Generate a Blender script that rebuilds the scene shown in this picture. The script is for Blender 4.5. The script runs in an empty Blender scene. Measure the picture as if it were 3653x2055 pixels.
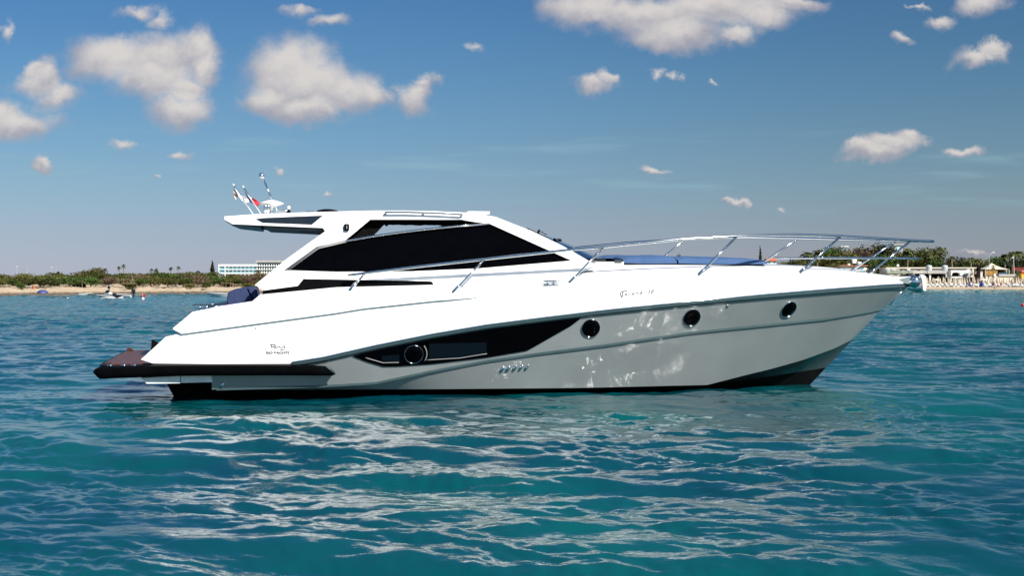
import bpy, bmesh, math, random
import numpy as np
from mathutils import Vector, Matrix
from mathutils.bvhtree import BVHTree
from mathutils.geometry import tessellate_polygon

S = bpy.context.scene
COL = S.collection
random.seed(7)
R = math.radians

# ------------------------------------------------------------------ camera
CAMH = 1.66                 # eye height above the water, metres
FPX = 4960.0                # focal length in photo pixels (3653 px wide)
CX, HY = 1826.5, 1010.0     # principal column, horizon row
cd = bpy.data.cameras.new("camera")
cam = bpy.data.objects.new("camera", cd)
COL.objects.link(cam)
cam.location = (0, 0, CAMH)
cam.rotation_euler = (R(90), 0, 0)
cd.sensor_width = 36.0
cd.lens = FPX / 3653.0 * 36.0
cd.shift_y = -17.5 / 3653.0
cd.clip_start = 0.1
cd.clip_end = 6000
S.camera = cam
S.render.resolution_x, S.render.resolution_y = 1024, 577
S.render.engine = 'CYCLES'
S.view_settings.view_transform = 'Standard'
S.view_settings.look = 'None'
S.view_settings.exposure = 0.8
S.view_settings.gamma = 1.0
S.cycles.max_bounces = 8
S.cycles.sample_clamp_indirect = 30.0

# ------------------------------------------------------------------ sun and sky
SUN_EL, SUN_AZ = 42.0, 46.0         # azimuth: degrees to the right of straight behind the camera
sv = Vector((math.sin(R(SUN_AZ)) * math.cos(R(SUN_EL)), -math.cos(R(SUN_AZ)) * math.cos(R(SUN_EL)), math.sin(R(SUN_EL))))
sl = bpy.data.lights.new("sun", 'SUN')
sl.energy = 5.0
sl.angle = R(0.53)
sl.color = (1.0, 0.95, 0.88)
sun = bpy.data.objects.new("sun", sl)
COL.objects.link(sun)
sun.location = (30, -40, 60)
sun.rotation_euler = sv.to_track_quat('Z', 'Y').to_euler()

W = bpy.data.worlds.new("World")
S.world = W
W.use_nodes = True
NT = W.node_tree
NT.nodes.clear()


class NB:
    """small helper to write node graphs"""
    def __init__(s, nt): s.nt = nt
    def n(s, t, **kw):
        nd = s.nt.nodes.new(t)
        for k, v in kw.items(): setattr(nd, k, v)
        return nd
    def put(s, sock, v):
        if hasattr(v, 'is_output'): s.nt.links.new(v, sock)
        elif v is not None: sock.default_value = v
    def m(s, op, a, b=None, c=None, clamp=False):
        nd = s.n('ShaderNodeMath', operation=op, use_clamp=clamp)
        for i, v in enumerate((a, b, c)):
            if v is not None: s.put(nd.inputs[i], v)
        return nd.outputs[0]
    def v(s, op, a, b=None, c=None):
        nd = s.n('ShaderNodeVectorMath', operation=op)
        for i, x in enumerate((a, b, c)):
            if x is not None: s.put(nd.inputs[i], x)
        return nd.outputs['Value'] if op in ('LENGTH', 'DOT_PRODUCT') else nd.outputs[0]
    def noise(s, vec, scale, detail=4, rough=0.55, dist=0.0):
        nd = s.n('ShaderNodeTexNoise')
        s.put(nd.inputs['Vector'], vec)
        nd.inputs['Scale'].default_value = scale
        nd.inputs['Detail'].default_value = detail
        nd.inputs['Roughness'].default_value = rough
        nd.inputs['Distortion'].default_value = dist
        return nd
    def mix(s, f, a, b):
        nd = s.n('ShaderNodeMix', data_type='RGBA')
        s.put(nd.inputs[0], f); s.put(nd.inputs[6], a); s.put(nd.inputs[7], b)
        return nd.outputs[2]
    def ramp(s, f, lo, hi, a=0.0, b=1.0, smooth=True):
        nd = s.n('ShaderNodeMapRange', interpolation_type='SMOOTHSTEP' if smooth else 'LINEAR')
        s.put(nd.inputs[0], f)
        for i, x in enumerate((lo, hi, a, b)): nd.inputs[i + 1].default_value = x
        return nd.outputs[0]


def build_sky():
    b = NB(NT)
    sky = b.n('ShaderNodeTexSky', sky_type='NISHITA')
    sky.sun_disc = False
    sky.sun_elevation = R(SUN_EL)
    sky.sun_rotation = R(180 - SUN_AZ)
    sky.air_density = 1.0
    sky.dust_density = 0.2
    sky.ozone_density = 3.0
    geo = b.n('ShaderNodeTexCoord')
    d = geo.outputs['Generated']
    sep = b.n('ShaderNodeSeparateXYZ'); NT.links.new(d, sep.inputs[0])
    y = b.m('MAXIMUM', sep.outputs[1], 0.02)
    u = b.m('DIVIDE', sep.outputs[0], y)
    w = b.m('DIVIDE', sep.outputs[2], y)
    comb = b.n('ShaderNodeCombineXYZ')
    b.put(comb.inputs[0], u); b.put(comb.inputs[1], w)
    uv = comb.outputs[0]
    n1 = b.noise(uv, 14, 6, 0.6)
    n2 = b.noise(uv, 55, 5, 0.6)
    wob = b.v('MULTIPLY_ADD', b.v('SUBTRACT', n1.outputs['Color'], (0.5, 0.5, 0.5)), (0.055, 0.035, 0), uv)
    wob = b.v('MULTIPLY_ADD', b.v('SUBTRACT', n2.outputs['Color'], (0.5, 0.5, 0.5)), (0.020, 0.014, 0), wob)
    # every cloud is a cluster of puffs: direction (tan azimuth, tan elevation), radii, thinness
    f = 3497.7
    puffs = [(290,150,115,62,0),(400,150,120,70,0),(490,120,70,55,0),(520,165,45,45,0),(380,200,130,55,.1),(455,270,100,50,0),(460,215,70,50,0),
        (95,190,75,50,.12),(150,240,80,45,.12),(60,165,40,30,.2),(55,312,100,42,0),(20,290,70,50,0),(115,410,40,19,.18),(290,365,45,18,.3),(460,380,56,16,.33),
        (730,170,110,92,0),(770,220,140,80,0),(700,262,100,45,.05),(870,230,105,60,0),(930,240,60,45,0),(780,285,95,40,0),(1035,245,55,52,.12),(1065,205,34,30,.2),
        (335,30,80,24,.35),(405,52,60,28,.42),(740,15,65,22,.35),(830,45,85,24,.3),(1185,135,52,26,.5),
        (1480,18,125,52,0),(1620,26,210,55,0),(1700,78,130,42,.05),(1840,85,66,36,.15),(1920,45,100,45,.12),(1790,16,210,52,0),(1990,8,95,25,.15),
        (1492,207,66,30,.15),(1530,185,36,24,.25),(1660,185,40,24,.36),(1705,188,30,20,.4),(1795,195,18,12,.45),
        (2450,134,80,25,.05),(2500,118,42,24,.05),(2360,45,55,24,.2),(2480,18,75,36,.15),(2250,95,46,16,.3),(2300,8,44,12,.3),
        (2190,388,80,24,.05),(2290,350,58,27,.05),(2240,368,66,25,.05),(2400,377,60,16,.15),
        (1635,437,60,13,.2),(1855,503,28,10,.25),(1975,517,14,7,.35),(680,447,30,10,.42),(815,486,26,10,.35),(2440,642,62,11,.35),(10,60,30,40,.3),(400,438,18,8,.5),(-300,220,200,70,0),(2850,260,160,60,0)]
    fld = lit = None
    for (x, yy, rx, ry, th) in puffs:
        cx, cy = (x - 1288) / f, (712.2 - yy) / f
        sx, sy = f / (rx * 1.12), f / (ry * 1.12)
        l = b.v('LENGTH', b.v('MULTIPLY_ADD', wob, (sx, sy, 0), (-cx * sx, -cy * sy, 0)))
        if th: l = b.m('ADD', l, th)
        fld = l if fld is None else b.m('SMOOTH_MIN', fld, l, 0.15)
        c2 = cy + 0.45 * ry / f
        l2 = b.v('LENGTH', b.v('MULTIPLY_ADD', wob, (sx, sy, 0), (-cx * sx, -c2 * sy, 0)))
        lit = l2 if lit is None else b.m('SMOOTH_MIN', lit, l2, 0.25)
    n3 = b.noise(uv, 26, 9, 0.66)
    dens = b.m('MULTIPLY_ADD', b.m('SUBTRACT', n3.outputs[0], 0.5), 1.15, b.m('SUBTRACT', 1.0, fld))
    cover = b.m('MULTIPLY', b.ramp(dens, -0.16, 0.62), 0.92)
    shade = b.ramp(b.m('MULTIPLY_ADD', b.m('SUBTRACT', n3.outputs[0], 0.5), 1.5, lit), 0.05, 1.15, 1.0, 0.0)
    ccol = b.mix(shade, (3.35, 3.3, 3.8, 1), (6.3, 5.9, 5.6, 1))
    # thin milky streaks low in the sky
    st = b.noise(b.v('MULTIPLY', uv, (4, 40, 1)), 2.0, 4, 0.5)
    streak = b.m('MULTIPLY', b.ramp(st.outputs[0], 0.5, 0.75), b.m('MULTIPLY', b.ramp(w, 0.03, 0.07), b.ramp(w, 0.09, 0.12, 1, 0)))
    # the photograph's sky is a deeper blue higher up and lavender grey near the horizon
    cr = b.n('ShaderNodeValToRGB')
    cr.color_ramp.interpolation = 'B_SPLINE'
    els = [(0.0, (0.45, 0.51, 0.84)), (0.028, (0.43, 0.46, 0.70)), (0.067, (0.43, 0.52, 0.63)), (0.139, (0.35, 0.53, 0.65)), (0.21, (0.27, 0.47, 0.65)), (0.55, (0.26, 0.47, 0.66)), (1.0, (0.85, 0.93, 1.0))]  # last stop brightens the sky above the view to lift the shadows
    while len(cr.color_ramp.elements) < len(els): cr.color_ramp.elements.new(0.5)
    for el, (p_, c_) in zip(cr.color_ramp.elements, els):
        el.position = p_; el.color = c_ + (1,)
    b.put(cr.inputs[0], b.m('MULTIPLY', w, 1.0, None, True))
    graded = b.v('MULTIPLY', sky.outputs[0], cr.outputs[0])
    side = b.ramp(u, -0.15, 0.37)
    graded = b.mix(side, graded, b.v('MULTIPLY', graded, (0.93, 0.89, 0.84)))
    base = b.mix(b.m('MULTIPLY', streak, 0.45), graded, (2.6, 4.3, 5.0, 1))
    front = b.ramp(sep.outputs[1], 0.02, 0.2)
    out = b.mix(b.m('MULTIPLY', cover, front), base, ccol)
    bg = b.n('ShaderNodeBackground')
    bg.inputs['Strength'].default_value = 0.066
    NT.links.new(out, bg.inputs['Color'])
    o = b.n('ShaderNodeOutputWorld')
    NT.links.new(bg.outputs[0], o.inputs[0])


build_sky()
W.cycles.sampling_method = 'NONE'

# ------------------------------------------------------------------ helpers
def wloc(o):
    v = Vector((0, 0, 0))
    while o is not None:
        v += o.location; o = o.parent
    return v


def tag(o, label=None, cat=None, group=None, kind=None):
    if label: o['label'] = label
    if cat: o['category'] = cat
    if group: o['group'] = group
    if kind: o['kind'] = kind
    return o


def thing(name, label, cat, loc=(0, 0, 0), group=None, rz=0.0):
    o = bpy.data.objects.new(name, None)
    o.empty_display_size = 0.3
    COL.objects.link(o)
    o.location = loc
    o.rotation_euler = (0, 0, rz)
    return tag(o, label, cat, group)


def obj(name, verts, faces, mat, parent=None, smooth=False, loc=None, uvs=None):
    """one mesh object; verts are world coordinates (or the parent's, when the parent sits at the origin)"""
    off = wloc(parent) if parent is not None else Vector(loc or (0, 0, 0))
    me = bpy.data.meshes.new(name)
    me.from_pydata([(x[0] - off.x, x[1] - off.y, x[2] - off.z) for x in verts], [], faces)
    me.materials.append(mat)
    if smooth:
        me.polygons.foreach_set('use_smooth', [True] * len(me.polygons))
    me.update()
    o = bpy.data.objects.new(name, me)
    COL.objects.link(o)
    if parent is not None: o.parent = parent
    else: o.location = off
    return o


def copy_tree(o, parent=None):
    c = o.copy()
    COL.objects.link(c)
    c.parent = parent
    for ch in o.children: copy_tree(ch, c)
    return c


class MB:
    """collects shapes into one mesh"""
    def __init__(s): s.v, s.f = [], []
    def add(s, v, f):
        b = len(s.v)
        s.v += [tuple(x) for x in v]
        s.f += [tuple(i + b for i in q) for q in f]
        return s
    def box(s, x0, x1, y0, y1, z0, z1, bev=0.0):
        if bev <= 0:
            v = [(x0,y0,z0),(x1,y0,z0),(x1,y1,z0),(x0,y1,z0),(x0,y0,z1),(x1,y0,z1),(x1,y1,z1),(x0,y1,z1)]
            return s.add(v, [(0,3,2,1),(4,5,6,7),(0,1,5,4),(1,2,6,5),(2,3,7,6),(3,0,4,7)])
        bm = bmesh.new()
        bmesh.ops.create_cube(bm, size=1)
        for q in bm.verts:
            q.co = Vector(((x0+x1)/2 + q.co.x*(x1-x0), (y0+y1)/2 + q.co.y*(y1-y0), (z0+z1)/2 + q.co.z*(z1-z0)))
        bmesh.ops.bevel(bm, geom=bm.edges[:], offset=bev, segments=3, profile=0.5, affect='EDGES')
        bm.verts.index_update()
        s.add([q.co.copy() for q in bm.verts], [[q.index for q in f.verts] for f in bm.faces])
        bm.free()
        return s
    def tube(s, pts, r, n=10, caps=True):
        pts = [Vector(p) for p in pts]
        k = len(pts)
        rr = r if isinstance(r, (list, tuple)) else [r] * k
        t = [(pts[min(i+1, k-1)] - pts[max(i-1, 0)]).normalized() for i in range(k)]
        a = Vector((0, 0, 1)) if abs(t[0].z) < 0.9 else Vector((1, 0, 0))
        u = t[0].cross(a).normalized()
        v, f = [], []
        for i in range(k):
            u = (u - t[i] * u.dot(t[i])).normalized()
            w = t[i].cross(u)
            for j in range(n):
                an = 2 * math.pi * j / n
                v.append(pts[i] + (u * math.cos(an) + w * math.sin(an)) * rr[i])
        for i in range(k - 1):
            for j in range(n):
                j2 = (j + 1) % n
                f.append((i*n+j, i*n+j2, (i+1)*n+j2, (i+1)*n+j))
        if caps:
            f.append(tuple(range(n - 1, -1, -1)))
            f.append(tuple((k-1)*n + j for j in range(n)))
        return s.add(v, f)
    def lathe(s, prof, c=(0, 0, 0), n=24, axis=None, flute=0.0, nf=8):
        """prof: (radius, height) pairs round an axis through c"""
        ax = Vector(axis or (0, 0, 1)).normalized()
        q = ax.to_track_quat('Z', 'Y')
        v, f = [], []
        for (r, h) in prof:
            for j in range(n):
                an = 2*math.pi*j/n
                rr = r * (1 + flute*math.cos(nf*an))
                v.append(Vector(c) + q @ Vector((rr*math.cos(an), rr*math.sin(an), h)))
        for i in range(len(prof)-1):
            for j in range(n):
                j2 = (j+1) % n
                f.append((i*n+j, i*n+j2, (i+1)*n+j2, (i+1)*n+j))
        f.append(tuple(range(n-1, -1, -1)))
        f.append(tuple((len(prof)-1)*n+j for j in range(n)))
        return s.add(v, f)
    def prism(s, poly, d):
        """poly: 3-D outline (nearly planar), d: extrusion vector"""
        n = len(poly)
        d = Vector(d)
        a = [Vector(p) for p in poly]
        nrm = Vector((0, 0, 0))
        for i in range(n): nrm += a[i].cross(a[(i+1) % n])
        if nrm.dot(d) > 0: a.reverse()
        tri = tessellate_polygon([a])
        v = a + [p + d for p in a]
        f = []
        for t in tri:
            q = [a[i] for i in t]
            tn = (q[1]-q[0]).cross(q[2]-q[0])
            t = tuple(t) if tn.dot(d) < 0 else tuple(reversed(t))
            f.append(t)
            f.append(tuple(i + n for i in reversed(t)))
        for i in range(n):
            j = (i+1) % n
            f.append((j, i, i+n, j+n))
        return s.add(v, f)
    def grid(s, rows, close=False):
        """rows of equal length -> quads"""
        n = len(rows[0])
        v = [p for r in rows for p in r]
        f = []
        for i in range(len(rows)-1):
            for j in range(n - (0 if close else 1)):
                j2 = (j+1) % n
                f.append((i*n+j, i*n+j2, (i+1)*n+j2, (i+1)*n+j))
        return s.add(v, f)
    def mirror(s, yc):
        n = len(s.v)
        f0 = list(s.f)
        s.v += [(x[0], 2*yc - x[1], x[2]) for x in s.v]
        s.f += [tuple(i+n for i in reversed(q)) for q in f0]
        return s
    def build(s, name, mat, parent=None, smooth=False, loc=None):
        return obj(name, s.v, s.f, mat, parent, smooth, loc)


def auto_smooth(o, ang=35):
    """smooth shading with hard creases"""
    bm = bmesh.new(); bm.from_mesh(o.data)
    bmesh.ops.remove_doubles(bm, verts=bm.verts[:], dist=0.0004)
    bmesh.ops.recalc_face_normals(bm, faces=bm.faces[:])
    for e in bm.edges:
        e.smooth = len(e.link_faces) == 2 and e.calc_face_angle(0) < R(ang)
    for f in bm.faces: f.smooth = True
    bm.to_mesh(o.data); bm.free()
    return o


# ------------------------------------------------------------------ materials
def material(name, col, rough=0.5, metal=0.0, spec=0.5, coat=0.0, crough=0.04, var=0.06, vscale=6.0, rvar=0.08, bump=0.0, bscale=40.0, obj_rand=0.0, col2=None, trans=0.0, ior=1.45):
    m = bpy.data.materials.new(name)
    m.use_nodes = True
    nt = m.node_tree
    b = NB(nt)
    p = nt.nodes['Principled BSDF']
    tc = b.n('ShaderNodeTexCoord')
    n = b.noise(tc.outputs['Object'], vscale, 5, 0.6)
    c = Vector(col[:3])
    lo = tuple(c * (1 - var)) + (1,)
    hi = (tuple(c * (1 + var)) + (1,)) if col2 is None else tuple(col2) + (1,)
    k = b.mix(b.ramp(n.outputs[0], 0.3, 0.7), lo, hi)
    if obj_rand:
        oi = b.n('ShaderNodeObjectInfo')
        hs = b.n('ShaderNodeHueSaturation')
        b.put(hs.inputs['Color'], k)
        b.put(hs.inputs['Hue'], b.m('MULTIPLY_ADD', oi.outputs['Random'], 0.06 * obj_rand, 0.5 - 0.03 * obj_rand))
        b.put(hs.inputs['Value'], b.m('MULTIPLY_ADD', oi.outputs['Random'], 0.7 * obj_rand, 1 - 0.35 * obj_rand))
        k = hs.outputs[0]
    b.put(p.inputs['Base Color'], k)
    b.put(p.inputs['Roughness'], b.m('MULTIPLY_ADD', n.outputs[0], rvar, max(0.0, rough - rvar / 2)))
    p.inputs['Metallic'].default_value = metal
    p.inputs['Specular IOR Level'].default_value = spec
    p.inputs['Coat Weight'].default_value = coat
    p.inputs['Coat Roughness'].default_value = crough
    p.inputs['IOR'].default_value = ior
    p.inputs['Transmission Weight'].default_value = trans
    if bump:
        n2 = b.noise(tc.outputs['Object'], bscale, 4, 0.6)
        bp = b.n('ShaderNodeBump')
        bp.inputs['Strength'].default_value = bump
        bp.inputs['Distance'].default_value = 0.02
        b.put(bp.inputs['Height'], n2.outputs[0])
        b.put(p.inputs['Normal'], bp.outputs[0])
    return m


M = {}
M['white'] = material('white gelcoat', (0.82, 0.82, 0.81), 0.3, coat=0.5, var=0.015, rvar=0.06)
M['grey'] = material('silver grey paint', (0.255, 0.274, 0.272), 0.34, metal=0.2, spec=0.4, coat=1.0, crough=0.03, var=0.06, vscale=1.1)
M['chine'] = material('shaded hull paint', (0.035, 0.05, 0.053), 0.3, coat=0.6, var=0.15)  # hull grey darkened to paint in the shade below the chine
M['antifoul'] = material('black antifouling', (0.003, 0.0035, 0.0035), 0.6, spec=0.06, var=0.3)
M['black'] = material('black gloss', (0.0025, 0.0025, 0.003), 0.3, spec=0.04, var=0.2, rvar=0.05)
M['rubber'] = material('black rubber', (0.006, 0.006, 0.006), 0.55, spec=0.25, var=0.2, bump=0.1)
M['glass'] = material('dark window glass', (0.001, 0.001, 0.0015), 0.05, spec=0.04, var=0.2, rvar=0.02)
M['chrome'] = material('polished steel', (0.70, 0.71, 0.71), 0.11, metal=1.0, var=0.03, rvar=0.05)
M['darkgrey'] = material('dark grey trim', (0.05, 0.055, 0.06), 0.35, var=0.1)
M['trim'] = material('teal grey rubbing strip and groove shade', (0.045, 0.075, 0.08), 0.2, coat=0.5, var=0.08)
M['liner'] = material('black curtain and cabin shade', (0.004, 0.004, 0.004), 0.9, spec=0.05, var=0.2)  # black curtain cloth, also paints in the shade on the cabin's inner faces
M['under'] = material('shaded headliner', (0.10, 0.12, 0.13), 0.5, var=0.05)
M['navy'] = material('navy canvas', (0.034, 0.048, 0.115), 0.8, spec=0.2, var=0.12, bump=0.25, bscale=60)
M['blue'] = material('blue canvas', (0.046, 0.094, 0.20), 0.8, spec=0.2, var=0.12, vscale=3, bump=0.35, bscale=9)
M['teak'] = material('brown varnished teak', (0.078, 0.032, 0.022), 0.4, spec=0.3, var=0.35, vscale=9)
M['decal'] = material('grey lettering', (0.10, 0.10, 0.10), 0.4, var=0.05)
M['decal_pale'] = material('pale grey trim and ledge shadow', (0.24, 0.24, 0.24), 0.4, var=0.05)
M['red'] = material('red cloth', (0.55, 0.02, 0.03), 0.7, var=0.1)
M['cloth'] = material('white cloth', (0.75, 0.74, 0.72), 0.8, spec=0.1, var=0.05)
M['beige'] = material('beige cloth', (0.42, 0.32, 0.27), 0.8, spec=0.1, var=0.1)
M['violet'] = material('dark blue cloth', (0.08, 0.05, 0.22), 0.8, spec=0.1, var=0.1)
M['dome'] = material('off white plastic', (0.74, 0.74, 0.70), 0.35, var=0.02)
M['blind'] = material('blue grey blind', (0.0015, 0.005, 0.009), 0.5, spec=0.08, var=0.1)
M['bracket'] = material('weathered white moulding', (0.62, 0.66, 0.66), 0.45, var=0.1, vscale=12)


def clear_glass():
    m = bpy.data.materials.new('clear windscreen glass')
    m.use_nodes = True
    nt = m.node_tree
    b = NB(nt)
    out = nt.nodes['Material Output']
    nt.nodes.remove(nt.nodes['Principled BSDF'])
    tr = b.n('ShaderNodeBsdfTransparent'); tr.inputs[0].default_value = (0.86, 0.89, 0.9, 1)
    gl = b.n('ShaderNodeBsdfGlossy'); gl.inputs['Roughness'].default_value = 0.02
    fr = b.n('ShaderNodeFresnel'); fr.inputs[0].default_value = 1.3
    mx = b.n('ShaderNodeMixShader')
    b.put(mx.inputs[0], fr.outputs[0])
    nt.links.new(tr.outputs[0], mx.inputs[1]); nt.links.new(gl.outputs[0], mx.inputs[2])
    nt.links.new(mx.outputs[0], out.inputs[0])
    return m


M['clear'] = clear_glass()

# ------------------------------------------------------------------ the sea
def ocean_tile(N, L, lmin, lmax, kp, power, wind, seed, spread=2):
    rng = np.random.default_rng(seed)
    k1 = 2*np.pi*np.fft.fftfreq(N, L/N)
    kx, ky = np.meshgrid(k1, k1)
    k = np.hypot(kx, ky); k[0, 0] = 1e9
    c = np.abs((kx*wind[0] + ky*wind[1]) / k)
    amp = k**-power * np.exp(-(kp/k)**2) * (0.12 + 0.88*c**spread)
    amp *= (k > 2*np.pi/lmax) * np.exp(-(k*lmin/(2*np.pi))**2)
    h = amp * (rng.normal(size=(N, N)) + 1j*rng.normal(size=(N, N)))
    H = np.real(np.fft.ifft2(h))
    sx = np.real(np.fft.ifft2(1j*kx*h)); sy = np.real(np.fft.ifft2(1j*ky*h))
    dx = np.real(np.fft.ifft2(-1j*kx/k*h)); dy = np.real(np.fft.ifft2(-1j*ky/k*h))
    s = math.sqrt(float((sx**2 + sy**2).mean()))
    return H/s, dx/s, dy/s          # scaled to unit rms slope


def sample(t, L, x, y, rot):
    N = t.shape[0]
    c, s = math.cos(rot), math.sin(rot)
    u = ((c*x - s*y) / L * N); v = ((s*x + c*y) / L * N)
    i = np.floor(u).astype(int); j = np.floor(v).astype(int)
    fu, fv = u - i, v - j
    i0, i1, j0, j1 = i % N, (i+1) % N, j % N, (j+1) % N
    return (t[j0, i0]*(1-fu) + t[j0, i1]*fu)*(1-fv) + (t[j1, i0]*(1-fu) + t[j1, i1]*fu)*fv


def sea_material():
    m = bpy.data.materials.new('sea water')
    m.use_nodes = True
    nt = m.node_tree
    b = NB(nt)
    p = nt.nodes['Principled BSDF']
    geo = b.n('ShaderNodeNewGeometry')
    pos = geo.outputs['Position']
    big = b.noise(b.v('MULTIPLY', pos, (0.25, 0.16, 0)), 1.0, 3, 0.5)
    c = b.mix(b.ramp(big.outputs[0], 0.35, 0.68), (0.0002, 0.037, 0.056, 1), (0.0006, 0.068, 0.072, 1))
    # pale shallows towards the beach
    sep = b.n('ShaderNodeSeparateXYZ'); b.put(sep.inputs[0], pos)
    far = b.ramp(sep.outputs[1], 30, 190)
    c = b.mix(far, c, (0.001, 0.088, 0.126, 1))
    right = b.m('MULTIPLY', b.ramp(sep.outputs[1], 180, 340), b.ramp(sep.outputs[0], 20, 70))
    c = b.mix(right, c, (0.004, 0.13, 0.135, 1))
    b.put(p.inputs['Base Color'], c)
    p.inputs['Roughness'].default_value = 0.04
    p.inputs['IOR'].default_value = 1.36
    # capillary ripples and, farther out, the waves too fine for the mesh
    r1 = b.noise(b.v('MULTIPLY', pos, (5.0, 9.0, 1)), 1.0, 4, 0.6, 0.4)
    r2 = b.noise(b.v('MULTIPLY', pos, (0.55, 1.3, 1)), 1.0, 5, 0.65, 0.3)
    bp = b.n('ShaderNodeBump'); bp.inputs['Strength'].default_value = 0.12; bp.inputs['Distance'].default_value = 0.05
    b.put(bp.inputs['Height'], r1.outputs[0])
    b2 = b.n('ShaderNodeBump'); b2.inputs['Distance'].default_value = 0.5
    b.put(b2.inputs['Strength'], b.m('MULTIPLY', b.ramp(sep.outputs[1], 25, 90), 1.0))
    b.put(b2.inputs['Height'], r2.outputs[0]); b.put(b2.inputs['Normal'], bp.outputs[0])
    b.put(p.inputs['Normal'], b2.outputs[0])
    return m


def build_sea():
    ys = list(-np.geomspace(400, 1, 40) + 5.0)
    y = 5.0
    while y < 2600:
        ys.append(y)
        y += y * (0.0034 if y < 60 else (0.006 if y < 400 else 0.03))
    ys = np.array(ys)
    u = np.linspace(-1, 1, 1101)
    w = np.where(ys > 5, 0.62*ys + 4, 7.1 + (5 - ys)*2.0)
    X = u[None, :] * w[:, None]
    Y = np.repeat(ys[:, None], len(u), 1)
    wind = (0.30, 0.954)
    A = ocean_tile(512, 19.0, 0.3, 7.0, 2*np.pi/1.7, 2.2, wind, 11)
    Bt = ocean_tile(512, 7.3, 0.065, 0.9, 2*np.pi/0.45, 1.95, wind, 5, 1)
    C = ocean_tile(256, 97.0, 3.0, 40.0, 2*np.pi/9.0, 2.3, wind, 3)
    d = np.abs(Y)
    hx = np.clip(X, -6, 5); hd = np.hypot(X - hx, np.maximum(0, (20.2 + 0.158*hx) - Y))
    lee = np.clip((hd - 0.2)/4.0, 0, 1); lee = np.where(Y < 26, 0.55 + 0.45*lee*lee*(3 - 2*lee), 1.0)
    fa = 0.13 * lee * np.clip(1 - (d - 60)/300, 0.15, 1)
    gust = np.clip(1 + 0.45*sample(C[0], 97.0, X*3.1, Y*3.1, 0.8)/float(C[0].std()), 0.35, 1.7)
    fb = 0.128 * gust * (0.5 + 0.5*lee) * np.clip(1 - (d - 16)/40, 0, 1)
    fc = 0.035 * np.clip(1 - (d - 200)/500, 0.1, 1)
    Z = fa*sample(A[0], 19.0, X, Y, 0.0) + fb*sample(Bt[0], 7.3, X, Y, 0.45) + fc*sample(C[0], 97.0, X, Y, -0.3)
    ch = 0.85
    DX = ch*fa*sample(A[1], 19.0, X, Y, 0.0); DY = ch*fa*sample(A[2], 19.0, X, Y, 0.0)
    co = np.stack([X + DX, Y + DY, Z], -1).reshape(-1, 3).astype(np.float32)
    nr, nc = X.shape
    idx = np.arange(nr*nc).reshape(nr, nc)
    q = np.stack([idx[:-1, :-1], idx[:-1, 1:], idx[1:, 1:], idx[1:, :-1]], -1).reshape(-1, 4)
    me = bpy.data.meshes.new('sea')
    me.vertices.add(len(co)); me.vertices.foreach_set('co', co.ravel())
    me.loops.add(q.size); me.loops.foreach_set('vertex_index', q.ravel().astype(np.int32))
    me.polygons.add(len(q))
    me.polygons.foreach_set('loop_start', np.arange(0, q.size, 4, dtype=np.int32))
    me.polygons.foreach_set('loop_total', np.full(len(q), 4, dtype=np.int32))
    me.polygons.foreach_set('use_smooth', np.ones(len(q), dtype=bool))
    me.update(calc_edges=True)
    me.materials.append(sea_material())
    o = bpy.data.objects.new('sea', me)
    COL.objects.link(o)
    tag(o, 'choppy turquoise sea round the yacht', 'sea', kind='structure')


build_sea()
# ------------------------------------------------------------------ the yacht
YC = 21.8                                   # centre line of the yacht in its own frame
ORG = Vector((0, YC, 0))
ROT = Matrix.Rotation(R(9.0), 3, 'Z') @ Matrix.Rotation(R(0.8), 3, 'X')
RT = ROT.transposed()
CAMP = Vector((0, 0, CAMH))
CB = ORG + RT @ (CAMP - ORG)                # the eye in the yacht's frame


def ray(px, py):
    return RT @ Vector(((px - CX)/FPX, 1.0, (HY - py)/FPX))


def U(px, py, Y):
    """point of the yacht's frame seen at photo pixel px, py on the vertical plane y = Y"""
    d = ray(px, py)
    return CB + d * ((Y - CB.y)/d.y)


def project(p):
    w = ORG + ROT @ (Vector(p) - ORG) - CAMP
    return CX + FPX*w.x/w.y, HY - FPX*w.z/w.y


def hbf(x, B, X0, Xb, p):
    t = min(max((x - X0)/(Xb - X0), 0.0), 1.0)
    a = max(0.0, -1.5 - x)
    return B*(1 - t**p) - 0.006*a*a


class Line:
    """a longitudinal line of the hull: photo curve + half-breadth law"""
    def __init__(s, pts, B, X0, p, end=None, out=0.0):
        s.px = [a for a, _ in pts]; s.py = [b for _, b in pts]
        s.B, s.X0, s.p, s.out = B, X0, p, out
        e = end or pts[-1]
        s.Xb = U(e[0], e[1], YC).x
    def hb(s, x): return max(0.0, hbf(x, s.B, s.X0, s.Xb, s.p))
    def at(s, x, dpy=0.0, out=0.0):
        h = s.hb(x) + (s.out + out)
        y = YC - h
        z = 0.8
        for _ in range(4):
            px, py = project((x, y, z))
            want = float(np.interp(px, s.px, s.py)) + dpy
            w = (ROT @ (Vector((x, y, z)) - ORG) + ORG)
            z += (py - want)*w.y/FPX
        return Vector((x, y, z))
    def xs(s, px, py):
        """station of photo pixel px on this line"""
        x = 0.0
        for _ in range(12): x = U(px, py, YC - s.hb(x)).x
        return x
    def on(s, px, py, out=0.0):
        x = s.xs(px, py)
        return U(px, py, YC - s.hb(x) - out)


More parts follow.
